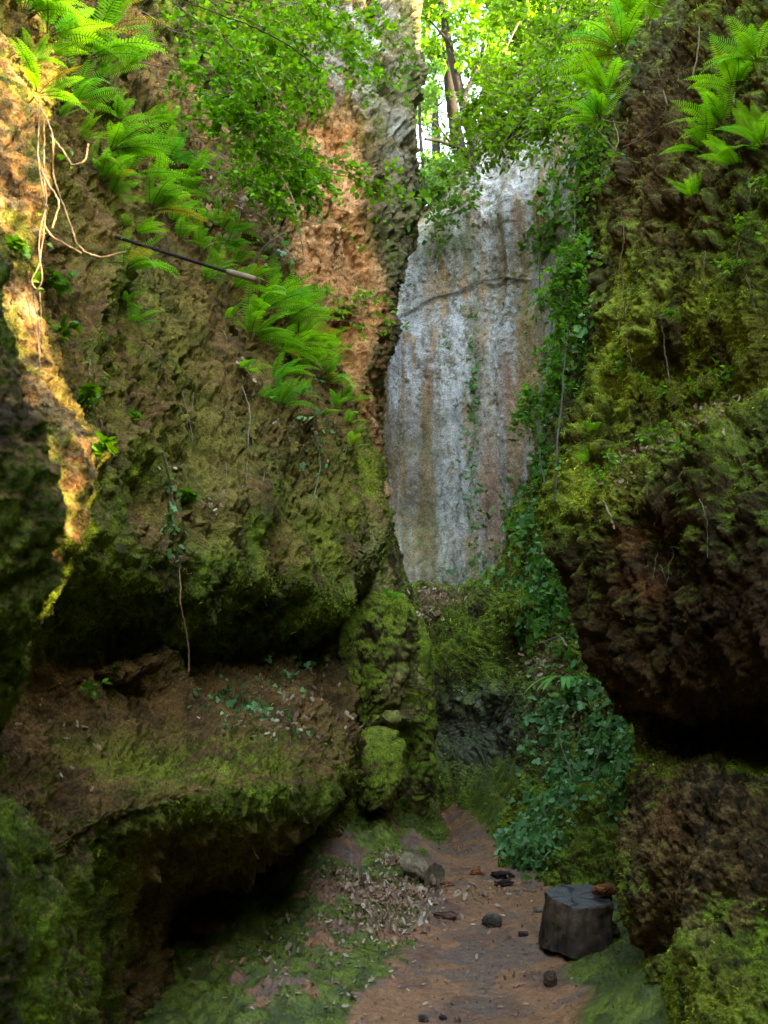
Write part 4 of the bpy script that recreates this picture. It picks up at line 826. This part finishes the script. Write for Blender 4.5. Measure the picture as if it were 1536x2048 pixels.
vine('ivy stem crossing the middle of the ivy slope', [(1130,1400),(1120,1480),(1140,1560),(1080,1650)], .008, (.18,.13,.08), leaves=30, lpx=11, pal=GI)
vine('woody climber hanging beside the pale cliff edge', [(1085,420),(1080,560),(1090,700),(1075,860),(1085,980)], .008, (.07,.055,.035), leaves=70, lpx=10, pal=GIB)
vine('second woody climber nearer the boulder edge', [(1150,560),(1130,700),(1120,860),(1110,1000)], .008, (.07,.055,.035), leaves=70, lpx=10, pal=GIB)
vine('root sprig pointing right under the ivy string', [(365,1140),(390,1148),(412,1160)], .004, (.3,.2,.14))
vine('looping root at the right end of the left block', [(610,800),(635,870),(640,935),(620,1000)], .005, VG, leaves=16, lpx=10, pal=GI)
vine('fine root on the shoulder above the boulder pile', [(560,760),(600,800),(650,830),(660,900)], .004, VG)
vine('thin root with a leaf hanging over the dark lower wall', [(465,1580),(460,1640,6.6),(445,1700,6.5)], .003, (.22,.14,.06))
vine('root bending right over the dark lower wall', [(470,1620,6.5),(495,1670,6.5),(515,1718,6.5)], .004, (.28,.15,.07))
vine('root hanging down the middle of the right boulder', [(1325,640),(1335,700),(1342,770)], .005, (.3,.22,.14))
vine('pale root lying over the boulder ledge', [(1480,790),(1450,850),(1445,890)], .006, (.4,.3,.2))
vine('looping root at the top of the dark boulder face', [(1318,135),(1330,190),(1338,230),(1290,275),(1255,290)], .004, (.16,.10,.06))
vine('thin straight root hanging from the boulder top', [(1395,60),(1392,110),(1390,160)], .005, (.2,.13,.08))
vine('root at the boulder corner beside shrubs', [(1230,240),(1238,280),(1225,330)], .004, (.2,.14,.08))
vine('short root below the boulder brow', [(1215,1000),(1220,1030),(1228,1050)], .006, (.35,.22,.13))
vine('bare twig sticking out over the ivy by the boulder', [(1080,1285,10.5),(1120,1272,9.8),(1135,1290,9.6)], .008, (.36,.24,.17))
vine('long dark twig arching across the top left', [(370,5,7),(430,25,7),(520,60,7.2),(590,100,7.4),(640,140,7.6)], .006, (.07,.045,.03))
vine('pale zigzag twig in the bush on the upper left', [(500,100,8),(520,160,8),(545,178,8),(585,130,8)], .005, (.3,.26,.18))
vine('straight vine climbing the upper left bush', [(430,50,8),(450,90,8),(460,140,8.2)], .006, (.2,.15,.1))
vine('pale root draped beside the litter pocket', [(560,350,9),(580,390,9),(600,450,9),(610,520,9.2)], .006, (.3,.22,.16))
for side, n_, reg in (('left block', 34, (180, 760, 560, 1120)), ('right boulder', 18, (1180, 1520, 180, 1150))):
    for k in range(n_):
        x, y = RNG.uniform(reg[0], reg[1]), RNG.uniform(reg[2], reg[3]); L = RNG.uniform(50, 150)
        p0, nn, ok_, kk = surf(x, y)
        if not ok_[0] or NMS[kk[0]] not in ('left_cliff', 'right_boulder'): continue
        pts = [surf1(x+RNG.uniform(-8, 8), y+L*t, .03)[0] if y+L*t < 2040 else p0[0] for t in (0, .3, .6)]
        pts.append(pts[-1]+np.array([RNG.uniform(-.05, .05), -.03, -RNG.uniform(.05, .2)])); pts = np.array(pts); pts[:, 1] = np.minimum(pts[:, 1], pts[0, 1]+.05)
        sp = smooth_path(pts, 30); sp = sp+np.cumsum(rnd(30, 3, .004), 0)*.6
        tag(add('hanging_root', [tube_c(sp, np.linspace(.004, .0014, 30), (.20, .15, .085), 4, .1)], M_WOOD, None, True, sp[0]), 'fine dangling root thread on the mossy face of the '+side, 'root', 'fine roots dangling on the '+side)
# ================================================================== ROD
ra = P(232,474,6.05); rb_ = P(462,546,5.75); rc = P(512,559,5.70)
rod = empty('metal_rod', ra, 'dark metal rod with a pale wooden sleeve jutting out of the left wall', 'rod')
add('shaft', [tube_c(np.linspace(ra, rb_, 10), .011, (.022, .014, .010), 10)], M_WOOD, rod)
rp = np.linspace(P(455,543,5.76), rc, 7); v, f, c = tube_c(rp, [.016, .019, .020, .020, .019, .019, .017], (.24, .17, .10), 12, .03)
k0, k1 = len(v), len(v)+1; e = len(v)-12; v = np.concatenate([v, [rp[0], rp[-1]]]); c = np.concatenate([c, [(.2, .14, .1)]*2])
cap = [(k0, (i+1) % 12, i) for i in range(12)]+[(k1, e+i, e+(i+1) % 12) for i in range(12)]
add('sleeve', [(v, np.concatenate([f, cap]), c)], M_WOOD, rod)
# ================================================================== STONES, LOG, BLOCK
def blob(name, label, px, py, w, h, dpt, col, seed, cat='stone', rough=.35, mat=None, rot=0, lift=.35, p=None, col2=None):
    n = 60; u, v_ = np.meshgrid(np.linspace(0, 2*np.pi, n), np.linspace(0, np.pi, n//2))
    s = np.stack([np.sin(v_)*np.cos(u), np.sin(v_)*np.sin(u), np.cos(v_)], -1)
    s = np.sign(s)*np.abs(s)**.75
    q = s*(1+rough*fbm(s+seed*3.1, 1.3, 4, seed, .6)+.10*ridged(s+seed, 3, 3, seed+5))[..., None]; q[:, -1] = q[:, 0]
    q = q*np.array([w, dpt, h])*.5; c, s_ = math.cos(rot), math.sin(rot); q = q@np.array([[c, s_, 0], [-s_, c, 0], [0, 0, 1]])
    if p is None: p = surf1(px, py)[0]
    p = p+np.array([0, 0, h*lift]); cc = mix(np.broadcast_to(np.array(col), q.shape), col2 or tuple(np.array(col)*.45), sst(-.1, .4, fbm(q, 14, 3, seed+8)))
    f = grid_faces(*q.shape[:2])[:, ::-1]; o = mesh_np(name, q, f, mat or M_ROCK, cc); o.location = p; return tag(o, label, cat)
blob('stone', 'grey square stone in the middle of the path', 985, 1850, .14, .10, .12, (.15,.12,.08), 1)
blob('stone', 'flat reddish lump on the path left of the grey stone', 890, 1832, .17, .045, .12, (.16,.08,.05), 2)
blob('stone', 'dark pointed stone on the path near the right moss bank', 1100, 1968, .08, .09, .07, (.09,.055,.035), 3)
blob('stone', 'small black stone right of the grey stone', 1045, 1868, .07, .035, .05, (.06,.045,.04), 4)
blob('stone', 'pale small stone left of the wooden block', 1078, 1822, .10, .04, .07, (.18,.14,.10), 5)
blob('stone', 'tiny dark stone at the bottom of the path', 885, 2036, .04, .025, .03, (.05,.04,.045), 6)
blob('stone', 'tiny brown pebble low on the path', 913, 2042, .035, .03, .03, (.2,.12,.08), 7)
blob('stone', 'grey pebble cut by the bottom edge', 845, 2042, .05, .04, .04, (.12,.11,.10), 8)
blob('stone', 'brown stone between the wooden block and the right wall', 1208, 1868, .17, .13, .12, (.10,.07,.04), 9)
blob('wood_fragment', 'orange rotten wood fragment near the top of the path', 955, 1746, .12, .05, .06, (.34,.11,.04), 10, 'wood', .6, M_WOOD, .5)
blob('wood_fragment', 'dark broken wood sticking from the mud beside the ivy', 1005, 1752, .16, .06, .10, (.035,.022,.018), 11, 'wood', .7, M_WOOD)
blob('wood_fragment', 'second dark wood piece in the mud below the first', 1008, 1768, .12, .05, .08, (.03,.02,.018), 12, 'wood', .7, M_WOOD)
blob('wood_fragment', 'curled orange root piece beside the hollow log', 888, 1768, .14, .04, .05, (.26,.10,.05), 13, 'wood', .7, M_WOOD)
# wooden block
def block():
    base = P(1152,1876,7.15)-np.array([0, 0, .06]); N_, H = 88, 34
    an = np.linspace(0, 2*np.pi, N_, endpoint=False)
    poly = np.array([(-.22,.16),(-.215,-.02),(-.085,-.34),(.0,-.33),(.26,-.22),(.33,.06),(.22,.33),(-.06,.34)])
    def rad(a):
        d = np.array([math.cos(a), math.sin(a)]); best = 9
        for i in range(len(poly)):
            p0, p1 = poly[i], poly[(i+1) % len(poly)]; e = p1-p0; den = d[0]*e[1]-d[1]*e[0]
            if abs(den) < 1e-9: continue
            t = (p0[0]*e[1]-p0[1]*e[0])/den; u = (p0[0]*d[1]-p0[1]*d[0])/den
            if t > 0 and -1e-6 <= u <= 1+1e-6: best = min(best, t)
        return best
    r = np.array([rad(a) for a in an]); hs = np.linspace(0, 1, H)
    ring = np.stack([np.cos(an)*r, np.sin(an)*r], -1)
    side = []
    for h in hs:
        flare = 1+.13*(1-h)**2.5; q = np.zeros((N_, 3)); q[:, :2] = ring*flare; q[:, 0] += -.045*(1-h)
        q[:, 2] = h*(.335+.12*(q[:, 1]+.3)+.03*q[:, 0]); side.append(q)
    side = np.array(side); rn = np.stack([np.cos(an), np.sin(an), 0*an], -1)
    gr_ = ridged(side*np.array([1, 1, .05]), 16, 4, 400)*.020+fbm(side, 9, 3, 401)*.030+fbm(side, 3, 2, 408)*.03
    fade = np.ones(H); fade[-1] = .2; side = side+rn[None]*(gr_*fade[:, None])[..., None]
    v = side.reshape(-1, 3); f = []
    i = np.arange(N_*H).reshape(H, N_); j = np.roll(i, -1, 1)
    q = np.stack([i[:-1], j[:-1], j[1:], i[1:]], -1).reshape(-1, 4); f = np.concatenate([q[:, [0, 1, 2]], q[:, [0, 2, 3]]])
    c = mix(np.broadcast_to(np.array((.032, .023, .016)), side.shape), (.10, .064, .038), sst(-.2, .4, ridged(side*np.array([1, 1, .08]), 18, 2, 403)))
    c = mix(c, (.012, .010, .010), sst(.25, .0, side[..., 2]+.15*fbm(side, 6, 2, 404))*.6).reshape(-1, 3)
    # top disc
    K = 26; tr_ = []
    for k in range(K+1):
        s = 1-k/K; q = side[-1].copy(); q[:, :2] *= s; q[:, 2] = .335+.12*(q[:, 1]+.3)+.03*q[:, 0]
        rr2 = np.hypot(q[:, 0], q[:, 1]); ang = np.arctan2(q[:, 1], q[:, 0])
        q[:, 2] += -.010*np.exp(-((np.sin(ang*2.5+.4))/.12)**2)*sst(.05, .25, rr2)*1.0+.004*fbm(q, 25, 3, 405)*min(1, k/2)
        if k == 0: q = side[-1].copy()
        tr_.append(q)
    tr_ = np.array(tr_); i = np.arange(N_*(K+1)).reshape(K+1, N_)+len(v); j = np.roll(i, -1, 1)
    q = np.stack([i[:-1], j[:-1], j[1:], i[1:]], -1).reshape(-1, 4); f2 = np.concatenate([q[:, [0, 1, 2]], q[:, [0, 2, 3]]])
    rr2 = np.hypot(tr_[..., 0]+.03, tr_[..., 1]); ringc = .5+.5*np.sin(rr2*190+3*fbm(tr_, 6, 2, 406)); ang = np.arctan2(tr_[..., 1], tr_[..., 0])
    c2 = mix(np.broadcast_to(np.array((.085, .08, .07)), tr_.shape), (.14, .13, .115), ringc*.6)
    c2 = mix(c2, (.02, .017, .015), sst(.93, .99, np.abs(np.cos(ang*2.5+1.9+fbm(tr_, 5, 2, 407))))*.8).reshape(-1, 3)
    root = empty('wooden_block', base, 'squat dark tree trunk block with a grey sawn top beside the right wall', 'wood block')
    root.rotation_euler = (0, 0, R_(4)); root.scale = (.76, .76, .88)
    o1 = mesh_np('bark_side', v, f, M_WOOD, c, True, root); o2 = mesh_np('sawn_top', tr_.reshape(-1, 3), f2-len(v), M_WOOD, c2, True, root)
    blob('bark_piece', 'orange rotten bark lying on the grey wooden block', 0, 0, .16, .07, .12, (.26,.085,.03), 20, 'bark', .5, M_WOOD, .3, .3, base+np.array([.20, -.06, .355]))
block()
# hollow log
def log():
    p = surf1(842, 1762)[0]; n = 40; t = np.linspace(0, 1, n)
    path = np.stack([-.17+.34*t, .02-.16*t**2, .11-.05*t**2+.02*np.sin(t*5)], -1); r = .085+.02*np.sin(t*7)+.01*RNG.normal(0, 1, n).cumsum()*.1; r[0] *= .85; r[-3:] *= [1.0, 1.03, 1.06]
    v, f = tube(path, r, 36); s = 36; n_ = unit(v-np.repeat(path, s, 0)); v = v+n_*(fbm(v, 7, 4, 420, .6)*.085+ridged(v*np.array([.15, 1, 1]), 14, 2, 421)*.012)[:, None]
    c = mix(np.broadcast_to(np.array((.20, .15, .085)), v.shape), (.08, .05, .03), sst(.0, -.06, (v-np.repeat(path, s, 0))[:, 2]+.04*fbm(v, 8, 2, 422)))
    root = empty('fallen_log', p, 'short weathered hollow log lying at the left of the path', 'log'); root.rotation_euler = (0, 0, R_(-18)); root.scale = (.88, .85, .95)
    mesh_np('log_shell', v, f, M_WOOD, c, True, root)
    e0 = np.concatenate([v[:36], [path[0]+np.array([.01, 0, 0])]]); f0 = np.array([(36, (i+1) % 36, i) for i in range(36)]); c0 = np.broadcast_to(np.array((.16, .12, .075)), e0.shape)
    mesh_np('end_face', e0, f0, M_WOOD, c0, True, root)
    e1 = np.concatenate([v[-36:]*1.0, [path[-1]+np.array([-.02, .01, .02])]]); f1 = f0[:, ::-1]; mesh_np('broken_end', e1, f1, M_WOOD, np.broadcast_to(np.array((.14, .11, .065)), e1.shape)*(1+.5*vnoise(e1*40, 3))[:, None], True, root)
    tv = tube_c(smooth_path([(.10, -.10, .06), (.17, -.17, .03), (.20, -.22, .0)], 10), np.linspace(.05, .012, 10), (.20, .13, .07), 8, .25); mesh_np('broken_limb', tv[0], tv[1], M_WOOD, tv[2], True, root)
log()
# ================================================================== TREES AT THE HEAD OF THE GORGE
BK = (.025, .02, .016)
def crown_leaves(blobs, n, leafpx, palette, tm=LEAF_SIMPLE):
    w = np.array([b[3]*b[4] for b in blobs], float); w /= w.sum(); out = []
    for b, m in zip(blobs, RNG.multinomial(n, w)):
        c = P(b[0], b[1], b[2]); k = b[2]/F; nc = max(4, m//26)
        u = unit(rnd(nc))*RNG.uniform(.25, 1, (nc, 1))**.5; cc = c+u*np.array([b[3]*k, max(b[3], b[4])*k*.8, b[4]*k])
        i = RNG.integers(0, nc, m); p = cc[i]+rnd(m)*np.array([1, 1, .55])*(.16*(b[3]+b[4])*.5*k)
        out.append(inst(tm, p, frames(unit(rnd(m)+[0, 0, -.4]), unit(rnd(m, 3, .6)+[0, 0, 1])), leafpx*k*np.exp(RNG.normal(0, .25, m)), pick(palette, m)*(1+.25*RNG.normal(0, 1, nc)[i])[:, None].clip(.4, 1.7)))
    return joinm(out)
def tree(label, trunk, r0, limbs, blobs, n, leafpx, palette, group='trees above the cliff'):
    tp = smooth_path([P(*q) for q in trunk], 30); root = empty('tree', tp[0], label, 'tree', group)
    v, f, c = tube_c(tp, np.linspace(r0, r0*.5, 30), BK, 12, .05); c = c*np.array([1, 1, 1])
    add('trunk', [(v, f, c)], M_WOOD, root)
    for l in limbs: add('limb', [tube_c(smooth_path([P(*q) for q in l], 20), np.linspace(r0*.45, r0*.12, 20), BK, 8, .06)], M_WOOD, root)
    add('crown', [crown_leaves(blobs, n, leafpx, palette)], M_LEAF, root)
GT = [(.16, .36, .03), (.11, .28, .02), (.22, .44, .04), (.07, .18, .02)]
GT2 = [(.06, .16, .05), (.09, .22, .05), (.13, .30, .05)]
tree('leaning dark tree rooted on the lip of the pale cliff', [(962,350,18.8),(940,260,19),(912,150,19.2),(890,50,19.4),(860,-120,19.8)], .13, [[(925,200,19),(960,120,19),(985,20,19)],[(912,150,19.2),(900,90,19.2),(850,30,19)]], [(960,90,19,60,70),(900,-10,19,90,60),(1000,10,19.5,70,60),(850,60,19.3,40,60)], 2600, 15, GT)
tree('tall thin tree just left of the leaning one', [(925,330,20.5),(905,220,20.5),(893,100,20.5),(885,-120,20.5)], .16, [[(900,150,20.5),(870,100,20.3),(845,60,20.2)]], [(870,130,20.5,35,60),(845,200,20.6,25,70),(880,0,20.5,60,50)], 1400, 13, GT2)
tree('stump of a torn tree with crooked dark limbs over the cliff edge', [(950,350,18.4),(930,305,18.2),(905,292,18),(880,282,17.8),(850,278,17.6)], .055, [[(905,290,18),(885,265,17.9),(868,245,17.8),(862,225,17.8)],[(915,295,18),(915,270,18),(905,255,18)]], [(905,330,18.6,50,30)], 200, 12, GT)
tree('slender sapling at the left of the sky gap', [(845,400,19.5),(846,330,19.5),(840,260,19.6),(838,120,19.8)], .05, [], [(845,330,19.6,20,60),(850,180,19.8,22,90)], 600, 12, GT2)
tree('bright crowned tree in the middle of the top edge', [(1050,230,22),(1045,100,22),(1030,-60,22.4)], .2, [[(1045,100,22),(1000,20,22),(980,-60,22)],[(1045,120,22),(1100,60,22),(1130,0,22)]], [(1040,60,22,90,70),(1100,10,22,90,60),(1000,150,22,60,50),(1090,130,22,70,50)], 4200, 14, GT)
tree('light tree behind the top right bushes', [(1180,140,22),(1180,0,22),(1170,-150,22)], .2, [[(1180,60,22),(1240,0,22)]], [(1190,10,22,90,70),(1240,80,21,70,60),(1150,-40,22,90,60)], 3600, 14, GT)
tree('distant hazy tree low in the sky gap', [(870,360,32),(872,300,32),(870,180,32)], .2, [], [(865,300,32,40,50),(875,200,32,45,80),(930,280,33,50,70)], 1500, 8, [(.12,.26,.06),(.2,.36,.08)])
tree('distant tree behind the leaning trunk', [(990,300,34),(985,150,34),(985,-40,34)], .3, [], [(985,120,34,80,100),(940,40,34,70,80),(880,70,34,50,90)], 2600, 8, [(.14,.30,.06),(.22,.40,.08)])

# ================================================================== MOSS TUFTS
vis = ok[_d[ok] < np.repeat(0, 1)[0]+zb[cell]+.10*_d[ok]/6]
def moss(names, n, spx, label, name='moss', tm=TUFT):
    ks = [NMS.index(q) for q in names]; cand = vis[np.isin(AK[vis], ks)]
    AC = np.concatenate([q['col'].reshape(-1, 3) for q in ROCKS.values()])
    wt = (_d[cand]**2); ii = cand[RNG.integers(0, len(cand), n*2)]
    c = AC[ii]; gr = sst(.85, 1.2, c[:, 1]/np.maximum(c[:, 0], 1e-4)); cl = fbm(AP[ii], 5, 3, 77)
    keep = RNG.random(len(ii)) < (.06+.94*gr)*sst(-.6, .1, cl); ii = ii[keep][:n]; n = len(ii)
    p, nn, c = AP[ii], AN[ii], AC[ii]; d = _d[ii]
    p = p+rnd(n)*(.0014*d[:, None])
    yd = unit(nn*.8+np.array([0, 0, -.75])+rnd(n)*.45); zd = unit(nn+rnd(n)*.5)
    sc = spx*d/F*np.exp(RNG.normal(0, .3, n))
    o = add(name, [inst(tm, p-nn*.004, frames(yd, zd), sc, c*np.exp(RNG.normal(.18, .5, (n, 1))))], M_MOSS); return tag(o, label, 'moss', None, 'stuff')
moss(['left_cliff'], 75000, 7, 'ragged moss hanging on the left wall and its ledge')
moss(['near_rock', 'low_rock', 'left_rib'], 26000, 6, 'thick moss on the near rocks at the left edge')
moss(['right_boulder'], 90000, 6.5, 'clumps of moss on the big right boulder')
moss(['boulder_stack', 'right_bank', 'mossy_boulder', 'rounded_boulder', 'slanting_boulder'], 42000, 5.5, 'short moss over the far boulders and bank')
moss(['ground'], 50000, 5.5, 'low moss on the banks beside the path')

# pebbles and grit
def grit(n):
    i = vis[AK[vis] == NMS.index('ground')]; G_ = ROCKS['ground']['moss'].ravel(); off = len(AP)-len(AP[AK == NMS.index('ground')])
    base = np.nonzero(AK == NMS.index('ground'))[0][0]; i = i[G_[i-base] < .3]; i = i[RNG.integers(0, len(i), n)]
    p = AP[i]+rnd(n)*.02*np.array([1, 1, 0]); tv = np.array([(1,0,0),(-1,0,0),(0,1,0),(0,-1,0),(0,0,1),(0,0,-.6)])*.5; tf = np.array([(0,2,4),(2,1,4),(1,3,4),(3,0,4)])
    o = add('grit', [inst((tv, tf), p, frames(unit(rnd(n)), unit(rnd(n, 3, .3)+[0, 0, 1])), .008*np.exp(RNG.normal(0, .5, n)), pick([(.24,.13,.08),(.16,.10,.07),(.30,.19,.12),(.10,.07,.05)], n))], M_ROCK, smooth=False)
    tag(o, 'fine grit and crumbs of rock strewn on the earth path', 'gravel', None, 'stuff')
grit(2200)

rt = empty('beam_dapple_bush', (4.6, 1.95, 4.4), 'unseen bush added in the right rim notch to dapple the sunbeam', 'bush')  # bush added out of view to thin and dapple the sunbeam
add('branch', [tube_c(smooth_path([(4.6, 1.95, 3.9), (4.5, 1.9, 5.5), (4.7, 2.0, 7.0), (4.6, 2.0, 8.6)], 14), np.linspace(.04, .015, 14), BK)], M_WOOD, rt)
m_ = 10000; cc_ = np.stack([4.6+RNG.uniform(-.5, .5, 90), 1.95+RNG.uniform(-.75, .75, 90), RNG.uniform(4.3, 9.0, 90)], -1); ci = RNG.integers(0, 90, m_)
add('foliage', [inst(LEAF_OVAL, cc_[ci]+rnd(m_)*.13, frames(unit(rnd(m_)), unit(rnd(m_)+[0, 0, .7])), RNG.uniform(.05, .09, m_), pick(GT, m_))], M_LEAF, rt)
# ================================================================== WORLD, SUN, CAMERA
def light():
    w = bpy.data.worlds.new('World'); S.world = w; w.use_nodes = True; t = w.node_tree
    bg = t.nodes['Background']; sk = t.nodes.new('ShaderNodeTexSky'); sk.sky_type = 'NISHITA'; sk.sun_disc = False
    sd = Vector(SUN_DIR).normalized()
    sk.sun_elevation = math.asin(sd.z); sk.sun_rotation = math.atan2(sd.x, sd.y)
    t.links.new(sk.outputs[0], bg.inputs[0]); bg.inputs[1].default_value = 0.15
    l = bpy.data.lights.new('sun', 'SUN'); l.energy = 2.0; l.angle = R_(0.5); l.color = (1, .86, .66)
    o = bpy.data.objects.new('sun', l); COL.objects.link(o); o.rotation_euler = sd.to_track_quat('Z', 'Y').to_euler()
light()
cam = bpy.data.cameras.new('camera'); co = bpy.data.objects.new('camera', cam); COL.objects.link(co); S.camera = co
co.location = CAM; co.rotation_euler = (R_(90)+PITCH, 0, 0); cam.sensor_fit = 'VERTICAL'; cam.sensor_height = 36; cam.lens = F/2048*36
cam.clip_start = .05; cam.clip_end = 500
cam.dof.use_dof = True; cam.dof.focus_distance = 10.5; cam.dof.aperture_fstop = 4.0
S.view_settings.view_transform = 'Standard'; S.view_settings.look = 'None'; S.view_settings.gamma = 1; S.view_settings.use_curve_mapping = False
S.view_settings.exposure = 4.68
S.view_settings.use_white_balance = True; S.view_settings.white_balance_temperature = 8600
S.cycles.use_denoising = True; S.cycles.max_bounces = 6; S.cycles.diffuse_bounces = 4
